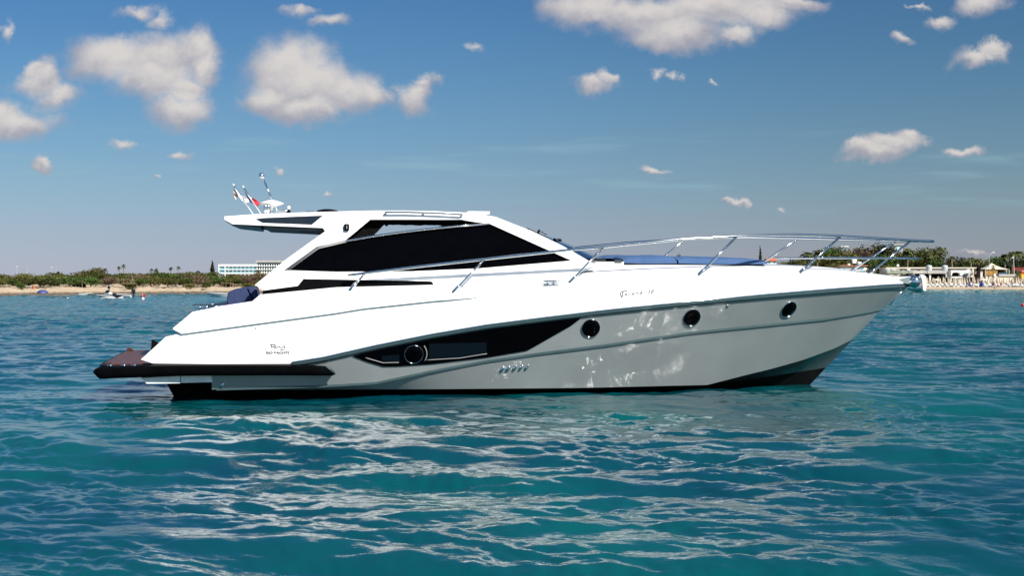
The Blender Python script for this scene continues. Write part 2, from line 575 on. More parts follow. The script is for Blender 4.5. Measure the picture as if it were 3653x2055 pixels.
E_RAIL = [(504,1284),(546,1297),(758,1299),(1041,1298),(1150,1281),(1344,1237),(1538,1198),(1732,1165),(1926,1140),(2150,1113),(2464,1080),(2750,1054),(2978,1035),(3168,1021),(3232,1018)]
L2 = Line(E_RAIL, 1.80, 0.6, 2.5)
L1 = Line([(758,1390),(900,1386),(1150,1379),(1340,1368),(1538,1326),(1732,1290),(1926,1262),(2150,1234),(2464,1188),(2850,1148),(2940,1139),(3092,1114),(3148,1101)], 1.69, 0.2, 2.4)
L0 = Line([(758,1392),(1538,1389),(2050,1385),(2523,1374),(2671,1336),(2750,1317),(2864,1285),(2978,1243),(3038,1213),(3054,1200)], 1.55, -0.8, 2.0)
LA = Line([(758,1393),(1538,1390),(2050,1386),(2523,1376),(2750,1343),(2864,1325),(2947,1312)], 1.16, -1.4, 1.6)
LE = Line([(504,1284),(592,1202),(649,1189),(911,1153),(1200,1114),(1297,1098),(1549,1071),(1691,1061),(1778,1040),(2038,1020),(2492,1005),(2853,995),(3109,995),(3181,1000),(3236,1016)], 1.78, 0.6, 2.4)
LU = Line([(619,1174),(649,1189),(911,1153),(1200,1114),(1297,1098),(1549,1071),(1691,1061),(1778,1040),(2038,1020),(2492,1005),(2853,995),(3109,995),(3181,1000),(3236,1016)], 1.78, 0.6, 2.4)
LD = Line([(619,1174),(688,1114),(803,1091),(901,1076),(929,1052),(1200,1026),(1567,1018),(1621,1034),(1700,1030),(2038,1006),(2492,979),(2853,970),(3000,968),(3109,980),(3181,992),(3240,1014)], 1.72, 0.6, 2.3)
LS = Line([(901,1074),(929,1050),(1200,1024),(1567,1010),(2038,958),(2110,946),(2225,945),(2497,943),(2739,941),(2960,954),(3109,975),(3181,986),(3240,1013)], 0.95, 0.6, 2.3)
XE = L2.Xb


def xmap(x, ln):
    return x if x < 2.5 else 2.5 + (x - 2.5)*(ln.Xb - 2.5)/(XE - 2.5)


def stations(x0, x1, n, extra=()):
    xs = [x0 + (x1 - x0)*i/(n-1) for i in range(n)] + [e for e in extra if x0 < e < x1]
    xs.sort()
    return xs


def loft(a, b, n):
    return [[p.lerp(q, i/n) for i in range(n+1)] for p, q in zip(a, b)]


yacht = thing('motor_yacht', 'large white and silver grey motor yacht with black side windows, moored broadside in the foreground', 'yacht', ORG)
yacht.rotation_euler = ROT.to_euler()
yp = yacht

# --- hull (grey) and bottom (black)
xa = L0.xs(758, 1392)
st = stations(xa, XE, 90)
c2 = [L2.at(xmap(x, L2), 10) for x in st]
c1 = [L1.at(xmap(x, L1)) for x in st]
c0 = [L0.at(xmap(x, L0)) for x in st]
ca = [LA.at(xmap(x, LA)) for x in st]
stem_end = U(2905, 1362, YC)
ck = []
for x, p in zip(st, ca):
    t = max(0.0, (xmap(x, LA) - 1.0)/(LA.Xb - 1.0))
    ck.append(Vector((min(p.x, p.x - 0.35*t), YC, -0.75 + (stem_end.z + 0.62)*t**2.2)))
def mid_bulge(rows, amt):
    # a slight hollow in the flare forward
    for r in rows:
        k = len(r) - 1
        for i in range(1, k):
            r[i] = r[i] + Vector((0, amt*math.sin(math.pi*i/k), 0))
    return rows
hb = MB()
hb.grid(loft(c2, c1, 6)); hb.grid(loft(c1, c0, 6))
hb.mirror(YC)
sec = [c2[0], c1[0], c0[0], ca[0]]
hb.grid([sec, [Vector((p.x, 2*YC - p.y, p.z)) for p in sec]])
hull = auto_smooth(hb.build('hull', M['grey'], yp), 12)
auto_smooth(MB().grid(loft(c0, ca, 3)).mirror(YC).build('shaded_chine', M['chine'], yp), 30)  # hull strip below the chine, shade painted into its colour
bb = MB().grid(loft(ca, ck, 6)).mirror(YC)
bb.grid([[ca[0], ck[0]], [Vector((ca[0].x, 2*YC - ca[0].y, ca[0].z)), ck[0] + Vector((0, 0.001, 0))]])
auto_smooth(bb.build('hull_bottom', M['antifoul'], yp), 30)
HV = [v for r in loft(c2, c1, 6) for v in r]
def grid_faces(nr, nc): return [(i*nc+j, i*nc+j+1, (i+1)*nc+j+1, (i+1)*nc+j) for i in range(nr-1) for j in range(nc-1)]
hv2 = [v for r in loft(c1, c0, 6) for v in r]
BVH_HULL = BVHTree.FromPolygons(HV + hv2, grid_faces(len(st), 7) + [tuple(i+len(HV) for i in q) for q in grid_faces(len(st), 7)])


def cast(px, py, bvh=None, out=0.0):
    d = ray(px, py).normalized()
    h = (bvh or BVH_HULL).ray_cast(CB, d)
    if h[0] is None:
        n = Vector((0, -1, 0))
        return ((LE if bvh else L2).on(px, py, out), n)
    n = h[1] if h[1].dot(d) < 0 else -h[1]
    return h[0] + n*out, n


# --- white topsides and deck
xt = LE.xs(504, 1284)
corn = [LE.xs(*q) for q in ((592,1202),(649,1189),(546,1297))]
s1 = stations(xt + 0.002, XE, 140, corn + [L2.xs(546,1297), L2.xs(1041,1298)])
t_lo = [L2.at(xmap(x, L2)) for x in s1]
t_hi = [LE.at(xmap(x, LE)) for x in s1]
corn2 = [LU.xs(649,1189), LD.xs(688,1114), LD.xs(929,1052), LD.xs(901,1076), LD.xs(1567,1018), LD.xs(1621,1034)]
xu = LU.xs(619, 1174)
s2 = stations(xu + 0.002, XE, 140, corn2)
def ledge(x):
    px = project(LU.at(x))[0]
    return 0.032*min(1.0, max(0.0, (1790 - px)/200.0))
u_lo = [LU.at(xmap(x, LU), 0, ledge(x)) for x in s2]
u_lo_in = [LU.at(xmap(x, LU)) for x in s2]
u_hi = [LD.at(xmap(x, LD)) for x in s2]
xd = LS.xs(901, 1074)
s3 = [x for x in s2 if x > xd]
k3 = len(s2) - len(s3)
d_in = [LS.at(xmap(x, LS)) for x in s3]
d_c = [Vector((p.x, YC, p.z + 0.015)) for p in d_in]
ts = MB()
ts.grid(loft(t_lo, t_hi, 4))
ts.grid([[a, b] for a, b in zip(u_lo_in, u_lo)])
ts.grid(loft(u_lo, u_hi, 4))
ts.mirror(YC)
top = auto_smooth(ts.build('topsides', M['white'], yp), 20)
sol = top.modifiers.new('thickness', 'SOLIDIFY'); sol.thickness = 0.03; sol.offset = 0
dk = MB()
dk.grid(loft(u_hi[k3:], d_in, 5)); dk.grid(loft(d_in, d_c, 3)); dk.mirror(YC)
auto_smooth(dk.build('deck', M['white'], yp), 25)
tv = loft(t_lo, t_hi, 4); uv_ = loft(u_lo, u_hi, 4); dv = loft(u_hi[k3:], d_in, 5)
V_, F_ = [], []
for g in (tv, uv_, dv):
    o_ = len(V_)
    V_ += [p for r in g for p in r]
    F_ += [tuple(i+o_ for i in q) for q in grid_faces(len(g), len(g[0]))]
BVH_TOP = BVHTree.FromPolygons(V_, F_)
# stern panel between the two quarters, and the cockpit sole
tb = MB().box(xt + 0.95, xt + 1.05, YC - 1.62, YC + 1.62, 0.35, 1.15)
tb.build('transom', M['white'], yp)
MB().box(xt + 0.9, -2.2, YC - 1.5, YC + 1.5, 0.62, 0.7).build('cockpit_sole', M['teak'], yp)

def pair(mb, name, mat, parent, smooth=False):
    """the same part on both sides of the yacht: two objects"""
    a = mb.build(name, mat, parent[0] if isinstance(parent, tuple) else parent, smooth)
    m2 = MB()
    m2.v = [(x[0], 2*YC - x[1], x[2]) for x in mb.v]
    m2.f = [tuple(reversed(q)) for q in mb.f]
    return a, m2.build(name, mat, parent[1] if isinstance(parent, tuple) else parent, smooth)


# --- rubbing rail with its steel insert
def along(ln, px0, px1, n, dpy=0.0, out=0.0):
    a, b = ln.xs(px0, float(np.interp(px0, ln.px, ln.py))), (ln.Xb - 0.004 if px1 is None else ln.xs(px1, float(np.interp(px1, ln.px, ln.py))))
    return [ln.at(a + (b - a)*i/(n-1), dpy, out) for i in range(n)]


rr = MB()
prof = [(-9, 0.0), (-8, 0.022), (-3, 0.04), (5, 0.036), (11, 0.018), (12, -0.005)]
cols_ = [along(L2, 1041, None, 110, dp, ou) for dp, ou in prof]
rr.grid([list(c) for c in zip(*cols_)])
rub = pair(rr, 'rub_rail', M['trim'], yp, True)
pair(MB().tube(along(L2, 1041, None, 110, -5, 0.04), 0.011, 8), 'steel_insert', M['chrome'], rub, True)

# --- groove along the grey hull, its shadow painted as a dark strip
sl_ = MB()
cols_ = [along(L1, 770, None, 110, dp, ou) for dp, ou in [(-5, 0.001), (-4, 0.012), (4, 0.012), (5, 0.001)]]
sl_.grid([list(c) for c in zip(*cols_)])
pair(sl_, 'groove_shade', M['trim'], yp)
lp = MB()
a_ = along(LU, 649, 1690, 60, 1.5, 0.004); b_ = along(LU, 649, 1690, 60, 6.5, 0.004)
lp.grid([[p, q] for p, q in zip(a_, b_)])
pair(lp, 'ledge_shadow', M['decal_pale'], yp)  # grey strip painted in for the shadow under the ledge
# seam in the white quarter
sm = MB().tube([q for q in (cast(911 + (758-911)*i/12, 1153 + (1299-1153)*i/12, BVH_TOP, 0.001)[0] for i in range(1, 12)) if q], 0.003, 6)
sm.build('panel_seam', M['decal_pale'], yp)


def patch(top, bot, px0, px1, n, m, out, bvh=None):
    """a sheet that follows the hull between two photo curves"""
    rows = []
    for i in range(n+1):
        x = px0 + (px1 - px0)*i/n
        a = float(np.interp(x, [p[0] for p in top], [p[1] for p in top]))
        b = float(np.interp(x, [p[0] for p in bot], [p[1] for p in bot]))
        r = []
        for j in range(m+1):
            p, _ = cast(x, a + (b - a)*j/m, bvh, out)
            r.append(p)
        rows.append(r)
    return rows


# --- long hull window with its porthole
hw_top = [(1257,1270),(1310,1256),(1367,1244),(1538,1209),(1732,1176),(1926,1151),(2076,1131)]
hw_bot = [(1257,1270.6),(1310,1291),(1367,1308),(1420,1307),(1538,1299),(1732,1276),(1880,1251),(2037,1161.5),(2076,1131.6)]
hw = MB().grid(patch(hw_top, hw_bot, 1257, 2076, 82, 6, 0.012))
hwin = pair(hw, 'hull_window', M['glass'], yp)
bl = MB().grid(patch([(1524,1226),(1735,1221)], [(1520,1280),(1640,1275),(1735,1261)], 1530, 1735, 14, 3, 0.015))
blind = bl.build('blind', M['blind'], hwin[0])
bl2 = MB().grid(patch([(1362,1270),(1424,1264)], [(1362,1289),(1424,1291)], 1362, 1424, 6, 3, 0.015))
bl2.build('blind', M['blind'], hwin[0])
for pts in ([(1304,1276),(1366,1294),(1430,1292.5)], [(1522,1284),(1640,1277),(1750,1259)]):
    q = []
    for (p, r) in zip(pts[:-1], pts[1:]):
        for i in range(8): q.append(cast(p[0]+(r[0]-p[0])*i/8, p[1]+(r[1]-p[1])*i/8, None, 0.016)[0])
    MB().tube(q, 0.006, 6).build('trim_strip', M['decal_pale'], hwin[0], smooth=True)
MB().tube([cast(1476 + 46*math.cos(a), 1262 + 46*math.sin(a), None, 0.016)[0] for a in [R(-38 + 8*i) for i in range(10)]], 0.008, 6).build('trim_strip', M['decal_pale'], hwin[0], smooth=True)



def porthole(px, py, rpx):
    c, n = cast(px, py)
    e, _ = cast(px + 3, py)
    r = rpx * (c - CB).length / FPX
    for cc, nn in ((c, n), (Vector((c.x, 2*YC - c.y, c.z)), Vector((n.x, -n.y, n.z)))):
        d = MB().lathe([(0.0, 0.018), (r*0.5, 0.018), (r*0.9, 0.012), (r*0.95, -0.02)], cc, 32, nn)
        p = d.build('porthole', M['glass'], yp, smooth=True)
        rim = MB()
        pr = []
        for i in range(11):
            a = math.pi*i/10
            pr.append((r*0.975 + r*0.04*-math.cos(a), 0.002 + 0.016*math.sin(a)))
        rim.lathe(pr, cc, 40, nn)
        nf = len(rim.f)
        rim.f = rim.f[:-2]
        rim.build('rim', M['chrome'], p, smooth=True)
        q = nn.to_track_quat('Z', 'Y')
        bt = MB().lathe([(0.012, 0), (0.012, 0.02), (0.0, 0.026)], cc + nn*0.02 + Vector((0.02, 0, r*0.97)), 8, nn)
        bt.build('hinge', M['chrome'], p, smooth=True)


for a in ((1476,1264,34), (2107,1171,34.5), (2467,1133,34), (2813,1103,32)): porthole(*a)

# five steel vents, a stern outlet, small fittings
for (px, py, w, h) in ((1792,1317,7,13), (1812,1316,7,13), (1836,1313,6.5,13), (1858,1311.5,6,12), (1879,1310,6,12), (793,1374,7,11)):
    c, n = cast(px, py)
    t = (cast(px + 5, py - 8)[0] - c).normalized()
    s_ = n.cross(t).normalized()
    sc = (c - CB).length / FPX
    v, f = [], []
    for i in range(7):
        th = math.pi*i/12
        for j in range(16):
            a = 2*math.pi*j/16
            v.append(c + t*(math.cos(a)*math.cos(th)*h*sc) + s_*(math.sin(a)*math.cos(th)*w*sc) + n*(0.028*math.sin(th)))
    for i in range(6):
        for j in range(16):
            f.append((i*16+j, i*16+(j+1) % 16, (i+1)*16+(j+1) % 16, (i+1)*16+j))
    MB().add(v, f).build('hull_vent', M['chrome'], yp, smooth=True)
for (px, py, r, bv) in ((2595,1091,5.5,None), (850,1181,4,BVH_TOP), (911,1172,5,BVH_TOP), (1247,1030,3,BVH_TOP)):
    c, n = cast(px, py, bv)
    MB().lathe([(r*0.0042, 0), (r*0.0042, 0.01), (r*0.002, 0.016), (0, 0.017)], c, 14, n).build('deck_fitting', M['chrome'], yp, smooth=True)

# steel guard on the stem
sg = MB().tube([U(3229,1026,YC) + Vector((0.008,0,0)), U(3200,1057,YC) + Vector((0.008,0,0)), U(3170,1090,YC) + Vector((0.008,0,0))], 0.014, 8)
sg.build('stem_guard', M['chrome'], yp, smooth=True)

# --- black fender strake running into the swim platform
def strake_sec(pxt, pyt, pxb, pyb, out):
    return pxt, pyt, pxb, pyb, out
ysd = lambda px: YC - L2.hb(L2.xs(px, 1320))
top_l = [(352,1309),(430,1308),(546,1301),(758,1300),(1000,1300),(1100,1302),(1161,1306)]
bot_l = [(356,1353),(430,1350),(546,1345),(642,1342),(758,1341),(1000,1340),(1161,1341)]
sk = MB()
rows = []
sxs = [356, 380, 430, 500, 560, 642, 700, 758, 820, 900, 1000, 1080, 1161]
for px in sxs:
    a = float(np.interp(px, [p[0] for p in top_l], [p[1] for p in top_l]))
    b = float(np.interp(px, [p[0] for p in bot_l], [p[1] for p in bot_l]))
    y = ysd(px)
    o = 0.085
    rows.append([U(px, a, y + 0.12), U(px, a, y - o*0.5), U(px, a + (b-a)*0.12, y - o), U(px, a + (b-a)*0.55, y - o*1.05), U(px, b - 4, y - o*0.8), U(px, b, y - o*0.55), U(px, b, y + 0.12)])
tipf = [U(1198, 1334, ysd(1190) + (0.03 if i in (0, 6) else -0.045)) for i in range(7)]
tipf = [U(1163 + 12, 1306 + 10, ysd(1161)+0.12), U(1170, 1311, ysd(1161)-0.03), U(1182, 1318, ysd(1161)-0.05), U(1198,1333,ysd(1161)-0.04), U(1195,1337,ysd(1161)-0.035), U(1184,1341,ysd(1161)-0.03), U(1184,1341,ysd(1161)+0.12)]
tipa = [U(340,1318,ysd(356)+0.12), U(340,1316,ysd(356)-0.01), U(336,1320,ysd(356)-0.03), U(331,1327,ysd(356)-0.03), U(335,1333,ysd(356)-0.02), U(346,1345,ysd(356)-0.01), U(348,1346,ysd(356)+0.12)]
rows = [tipa] + rows + [tipf]
sk.grid(rows)
sk.f.append(tuple(range(6, -1, -1))); n_ = len(rows); sk.f.append(tuple((n_-1)*7 + j for j in range(7)))
strake = pair(sk, 'fender_strake', M['black'], yp)
for q_ in strake: auto_smooth(q_, 40)
hl = MB().tube([U(1163,1308,ysd(1161)-0.088), U(1180,1322,ysd(1161)-0.08), U(1194,1335,ysd(1161)-0.05)], 0.006, 6)
hl.build('end_cap', M['chrome'], strake[0], smooth=True)
# platform: teak top on a white moulding
xp0 = U(345,1316,ysd(356)).x; xp1 = xt + 1.0
ztop = U(430,1309,ysd(430)).z
hwid = 1.66
pl = MB()
out = []
for i in range(9):
    a = R(90*i/8); out.append((xp0 + 0.28 - 0.28*math.sin(a) , YC - hwid + 0.28 - 0.28*math.cos(a)))
out = [(xp1, YC - hwid)] + out + [(x, 2*YC - y) for x, y in reversed(out)] + [(xp1, YC + hwid)]
pl.prism([(x, y, ztop + 0.012) for x, y in out], (0, 0, -0.15))
plat = pl.build('swim_platform', M['rubber'], yp)
tk = MB()
for i in range(13):
    y0 = YC - 1.52 + i*0.234
    tk.box(xp0 + (0.16 if i in (0, 12) else 0.06), xp1, y0, y0 + 0.226, ztop + 0.014, ztop + 0.034)
tk.build('teak_planking', M['teak'], plat)
for px, py in ((393,1308),(478,1307),(441,1303)):
    c = U(px, py, ysd(px) + 0.05)
    MB().lathe([(0.05, 0), (0.045, 0.012), (0.02, 0.022), (0, 0.024)], (c.x, c.y, ztop + 0.012), 14).build('platform_fitting', M['chrome'], plat, smooth=True)
# teak wings standing at the far edge
for (px, py, hgt, ln, zb) in ((453,1273,0.15,0.30,0.0), (540,1239,0.12,0.26,0.17)):
    y = YC + 1.35
    c = U(px, py, y)
    sec_ = [(0,0),(0.0,0.9),(0.06,1.0),(0.12,0.97),(0.28,0.68),(0.36,0.6),(0.62,0.42),(1.0,0.1),(1.05,0)]
    poly = [(c.x + a*ln*1.15, y, c.z + b*hgt) for a, b in sec_]
    auto_smooth(MB().prism(poly, (0, 0.05, 0)).build('teak_wing', M['teak'], yp), 50)
    if zb: MB().box(c.x, c.x + 0.4, y - 0.1, y + 0.1, ztop + 0.03, c.z).build('teak_step', M['teak'], yp)
# bracket under the platform
yb = ysd(640) + 0.03
MB().prism([U(503,1349,yb), U(642,1342,yb), U(642,1368,yb), U(524,1370,yb)], (0, 0.9, 0)).build('platform_bracket', M['bracket'], yp)
brk = MB().prism([U(645,1342,yb+0.01), U(756,1341,yb+0.01), U(758,1364,yb+0.01), U(645,1367,yb+0.01)], (0, 0.9, 0)).build('platform_bracket', M['bracket'], yp)
zt_ = U(700, 1368, yb).z - 0.01
MB().prism([(xa - 0.001, YC - 0.6, zt_), (xa - 0.82, YC - 0.6, zt_), (xa - 0.72, YC - 0.6, zt_ - 0.06), (xa - 0.45, YC - 0.6, -0.3), (xa - 0.001, YC - 0.6, -0.3)], (0, 1.2, 0)).build('stern_tube', M['antifoul'], yp)

# --- deckhouse and hardtop
CP = dict(c=1.36, k=0.20, m=0.045)


def K(px, py, out=0.0):
    """point on the inward-leaning side of the deckhouse"""
    d = ray(px, py); d = d / d.y
    # YC - y = c + out - k (z - 1.9) - m x
    c = CP['c'] + out
    Y0 = CB.y
    # x = CB.x + d.x s ; y = Y0 + s ; z = CB.z + d.z s
    s = (YC - Y0 - c + CP['k']*(CB.z - 1.9) + CP['m']*CB.x) / (1 - CP['k']*d.z - CP['m']*d.x)
    return CB + d*s


NIN = Vector((0, 1, 0.0)).normalized()


def side(poly, out, th): return MB().prism([K(x, y, out) for x, y in poly], NIN*th)


roof_edge = [(800,772),(907,764),(1093,757),(1331,751),(1440,751),(1549,753),(1677,759),(1767,773)]
top_poly = roof_edge + [(1899,825),(1976,862),(2007,877),(2089,924),(2040,930),(1747,798),(1697,792),(1646,784),(1480,783),(1321,783),(1235,855),(1131,878),(1018,964),(1104,969),(1062,1020),(941,1036),(910,1016),(1021,925),(1160,825),(1152,813),(939,804),(829,799),(802,784)]
frame = side(top_poly, 0.0, 0.09)
pair(frame, 'hardtop_side', M['white'], yp)
inn = [(x, y) for x, y in top_poly]
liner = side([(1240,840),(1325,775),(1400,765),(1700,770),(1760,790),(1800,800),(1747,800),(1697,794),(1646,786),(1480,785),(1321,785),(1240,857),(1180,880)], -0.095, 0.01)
pair(liner, 'inside_shade', M['liner'], yp)  # black sheet painting the inner sides as deep shade
# curtain rolled up under the far and near openings
cur = MB()
rows = []
rg = random.Random(4)
for i in range(61):
    x = 1238 + 470*i/60
    low = float(np.interp(x, [1238,1330,1334,1366,1371,1590,1600,1708], [860,842,838,806,800,803,803,800])) + (2.0*rg.random() if x > 1366 else 0) + (6 if i in (18,) else 0)
    up = float(np.interp(x, [1238,1326,1708], [850,776,776]))
    rows.append([K(x, up, -0.13), K(x, (up + low)/2, -0.13 - 0.02*rg.random()), K(x, low, -0.13 - 0.02*rg.random())])
cur.grid(rows)
cur.build('rolled_curtain', M['liner'], yp).modifiers.new('thickness', 'SOLIDIFY').thickness = 0.02
side([(1600,799),(1535,817),(1640,808),(1715,799),(1700,785),(1600,785)], -0.15, 0.015).build('curtain_corner', M['liner'], yp)
# glass
gl_poly = [(1018,964),(1131,879),(1232,857),(1328,841),(1511,817),(1635,805),(1747,798),(2040,930),(1860,945),(1705,958),(1472,968),(1200,970)]
win = pair(side(gl_poly, -0.03, 0.012), 'side_window', M['glass'], yp)
wt = MB().tube([K(x, y, 0.0) for x, y in ((1228,861),(1328,843),(1420,830),(1511,818.5),(1635,806.5),(1747,798.5))], 0.016, 8)
pair(wt, 'window_rail', M['chrome'], win, True)
pair(MB().tube([K(x, y, 0.004) for x, y in ((1020,963),(1131,881),(1232,859))], 0.014, 6), 'window_frame', M['decal_pale'], win, True)
pair(MB().tube([K(x, y, 0.004) for x, y in ((1031,962),(1136,886),(1234,863))], 0.01, 6), 'window_frame', M['decal_pale'], win, True)
# base of the deckhouse
base_poly = [(1018,964),(1200,970),(1472,968),(1705,958),(1860,945),(2040,930),(2089,924),(2131,950),(2038,985),(1700,1040),(1567,1045),(1540,1004),(1528,1003),(1200,997),(1084,995),(1104,969)]
pair(side(base_poly, -0.004, 0.05), 'deckhouse_base', M['white'], yp)
st_poly = [(938,1036),(1062,1020),(1084,996),(1200,998),(1528,1004),(1570,1017),(1560,1045),(930,1070)]
pair(side(st_poly, -0.02, 0.02), 'lower_window', M['black'], yp)
# smoked window in the hardtop and its nav light
hwn = [(912,781),(936,777.5),(1060,772),(1152,768.5),(1113,800.5),(938,794)]
M['smoked'] = material('smoked glass', (0.01, 0.014, 0.018), 0.06, spec=0.9, var=0.1, rvar=0.03)
pair(side(hwn, 0.006, 0.01), 'hardtop_window', M['smoked'], yp)
nl = MB()
c = K(1236.5, 811, 0.0)
nl.box(c.x - 0.036, c.x + 0.036, c.y - 0.05, c.y + 0.02, c.z - 0.05, c.z + 0.05, 0.016)
nav = auto_smooth(nl.build('nav_light', M['black'], yp), 50)
MB().box(c.x - 0.008, c.x + 0.008, c.y - 0.056, c.y - 0.049, c.z - 0.025, c.z + 0.03, 0.003).build('lens', M['chrome'], nav)
# roof skin
ne = [K(x, y + 3, -0.01) for x, y in roof_edge]
rf_rows, un_rows = [], []
for p in ne:
    q = Vector((p.x, 2*YC - p.y, p.z))
    rf_rows.append([p.lerp(q, v/12) + Vector((0, 0, 0.035*math.sin(math.pi*v/12) + 0.006)) for v in range(13)])
    un_rows.append([p.lerp(q, v/12) + Vector((0, 0, 0.02*math.sin(math.pi*v/12) - 0.05)) for v in range(13)])
rf = MB().grid(rf_rows)
roof = auto_smooth(rf.build('hardtop', M['white'], yp), 40)
roof.modifiers.new('thickness', 'SOLIDIFY').thickness = 0.04
MB().grid(un_rows[3:]).build('headliner', M['liner'], yp)  # ceiling coloured black for the shade inside
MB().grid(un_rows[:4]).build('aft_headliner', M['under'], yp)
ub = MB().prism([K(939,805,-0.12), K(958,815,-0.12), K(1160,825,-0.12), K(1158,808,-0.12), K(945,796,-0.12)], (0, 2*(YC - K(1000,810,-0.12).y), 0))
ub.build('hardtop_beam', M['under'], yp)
lb = MB().prism([K(804,789,-0.05), K(832,800.5,-0.05), K(928,812,-0.05), K(928,803,-0.05), K(830,790,-0.05)], (0, 2*(YC - K(850,795,-0.05).y), 0))
lb.build('hardtop_lip', M['darkgrey'], yp)
sp = MB().box(K(1680,760).x, K(1762,760).x, YC - 0.8, YC + 0.8, K(1700,757).z - 0.01, K(1700,757).z + 0.03, 0.01)
sp.build('sliding_hatch', M['white'], roof)
# seams on the white sides
for a, b in (((1331,754),(1236,853)), ((1104,969),(1063,1019)), ((1321,781),(1331,775)), ((1331,775),(1700,784))):
    MB().tube([K(a[0]+(b[0]-a[0])*i/6, a[1]+(b[1]-a[1])*i/6, 0.001) for i in range(7)], 0.0035, 6).build('panel_seam', M['decal_pale'], yp)
# roof grab rail
gr = MB()
gr.tube([K(x, y, 0.05) for x, y in ((1375,757),(1450,757),(1511,759),(1580,761.5),(1648,765.5))], 0.013, 8)
for x, y in ((1376,757),(1511,759),(1648,765.5)):
    gr.tube([K(x, y, 0.05), K(x, y + 5, -0.01)], [0.014, 0.02], 8)
pair(gr, 'grab_rail', M['chrome'], roof, True)

# --- windscreen, sun shade, wiper
wr = []
for i in range(9):
    t = i/8
    a = K(1765 + (2089-1765)*t, float(np.interp(1765 + 324*t, [1765,1899,1976,2007,2089], [774,825,862,877,924])) + 2, -0.03)
    q = Vector((a.x, 2*YC - a.y, a.z))
    wr.append([a.lerp(q, v/16) + Vector(((0.08 + 0.46*t)*math.sin(math.pi*v/16)**0.8 if 0 < v < 16 else 0, 0, 0)) for v in range(17)])
wind = MB().grid(wr).build('windscreen', M['clear'], yp, smooth=True)
sh = []
M['shade'] = material('grey sun shade', (0.11, 0.115, 0.115), 0.8, spec=0.1, var=0.06)
for i in range(5, 9):
    sh.append([wr[i][v] + Vector((-0.05, 0, -0.01)) for v in range(1, 16)])
shd = MB().grid(sh).build('sun_shade', M['shade'], wind)
edge = MB()
zz = [wr[5][v] + Vector((-0.03, 0, 0.012 + 0.02*(v % 2))) for v in range(1, 16)]
edge.tube(zz, 0.018, 6)
edge.tube([wr[8][v] + Vector((0.0, 0, 0.0)) for v in range(0, 17)], 0.02, 6)
for i in range(5, 9):
    v_ = 9
    edge.tube([wr[i][v_] + Vector((-0.03, 0, 0)), wr[i][v_] + Vector((0.08, 0, -0.005))], 0.014, 6)
edge.build('shade_edge', M['black'], shd)
wp = MB()
wp.tube([K(1880,814,-0.16), K(1921,833,-0.16), K(1950,847,-0.16), K(1985,866,-0.16)], 0.008, 6)
cw = K(1921,831,-0.16)
wp.tube([cw + Vector((-0.01,0,-0.02)), cw + Vector((0,0,0.03)), cw + Vector((0.02,0,0.045))], 0.016, 6)
wp.tube([cw + Vector((0,0,0.02)), cw + Vector((0.06,0,0.015)), cw + Vector((0.1,0,-0.02)), cw + Vector((0.13,0,-0.015))], 0.006, 6)
wp.build('wiper', M['black'], wind)

# --- guard rail round the foredeck
XR = U(3330,861,YC).x


class RailLine(Line):
    pass


LR = Line([(1241,983),(1302,974.5),(1500,950),(1724,925),(2035,891),(2152,881),(2424,854),(2627,842.5),(2800,837.5),(2848,837),(2997,842),(3150,851),(3249,857),(3330,861)], 1.62, 0.3, 2.4)
LM = Line([(2923,920),(3044,920),(3150,921),(3283,922)], 1.62, 0.3, 2.4)
top_pts = along(LR, 1241, None, 90)
full = top_pts + [Vector((p.x, 2*YC - p.y, p.z)) for p in reversed(top_pts[:-1])]
rl = MB().tube(full, 0.021, 10)
rail = rl.build('bow_rail', M['chrome'], yp, smooth=True)
mp = along(LM, 2923, None, 30)
mr = MB().tube(mp + [Vector((p.x, 2*YC - p.y, p.z)) for p in reversed(mp[:-1])], 0.017, 8)
mr.build('mid_rail', M['chrome'], rail, smooth=True)
for (tx, ty, fx, fy) in ((1302,976,1249,1033),(1728,926,1615,1043),(2151,883,2031,1009),(2628,844,2492,981),(2997,845,2853,973),(3251,858,3100,977)):
    a = LR.on(tx, ty)
    b, n = cast(fx, fy, BVH_TOP)
    if b is None:
        b = LD.on(fx, fy, -0.08)
    for mir in (0, 1):
        p, q = (a, b) if not mir else (Vector((a.x, 2*YC - a.y, a.z)), Vector((b.x, 2*YC - b.y, b.z)))
        d = (p - q).normalized()
        t = MB().tube([q - d*0.02, p], 0.0165, 10)
        so = t.build('stanchion', M['chrome'], rail, smooth=True)
        so_ = MB().tube([q - d*0.03, q + d*0.13, q + d*0.15], [0.027, 0.025, 0.018], 10)
        so_.build('socket', M['chrome'], so, smooth=True) if False else None
        ft = MB().tube([q - d*0.02, q + d*0.12, q + d*0.14], [0.027, 0.025, 0.0166], 10)
        # the socket belongs to the same steel post
        nv = len(so.data.vertices)
        bm = bmesh.new(); bm.from_mesh(so.data)
        vs = [bm.verts.new(Vector(x) - wloc(rail)) for x in ft.v]
        for f_ in ft.f:
            nf_ = bm.faces.new([vs[i] for i in f_]); nf_.smooth = True
        bm.to_mesh(so.data); bm.free()

# --- cleats
def cleat(p, length, hgt, name='cleat', base=True):
    m_ = MB()
    px, py, pz = p
    L = length
    if base: m_.box(px - L*0.42, px + L*0.42, py - 0.03, py + 0.03, pz - 0.005, pz + 0.012, 0.005)
    m_.tube([(px - L*0.16, py, pz), (px - L*0.22, py, pz + hgt)], 0.012, 8)
    m_.tube([(px + L*0.16, py, pz), (px + L*0.12, py, pz + hgt)], 0.012, 8)
    m_.tube([(px - L*0.5, py, pz + hgt*0.92), (px - L*0.3, py, pz + hgt*1.02), (px + L*0.3, py, pz + hgt*1.08), (px + L*0.5, py, pz + hgt*1.12)], [0.008, 0.014, 0.014, 0.008], 8)
    return m_.build(name, M['chrome'], yp, smooth=True)


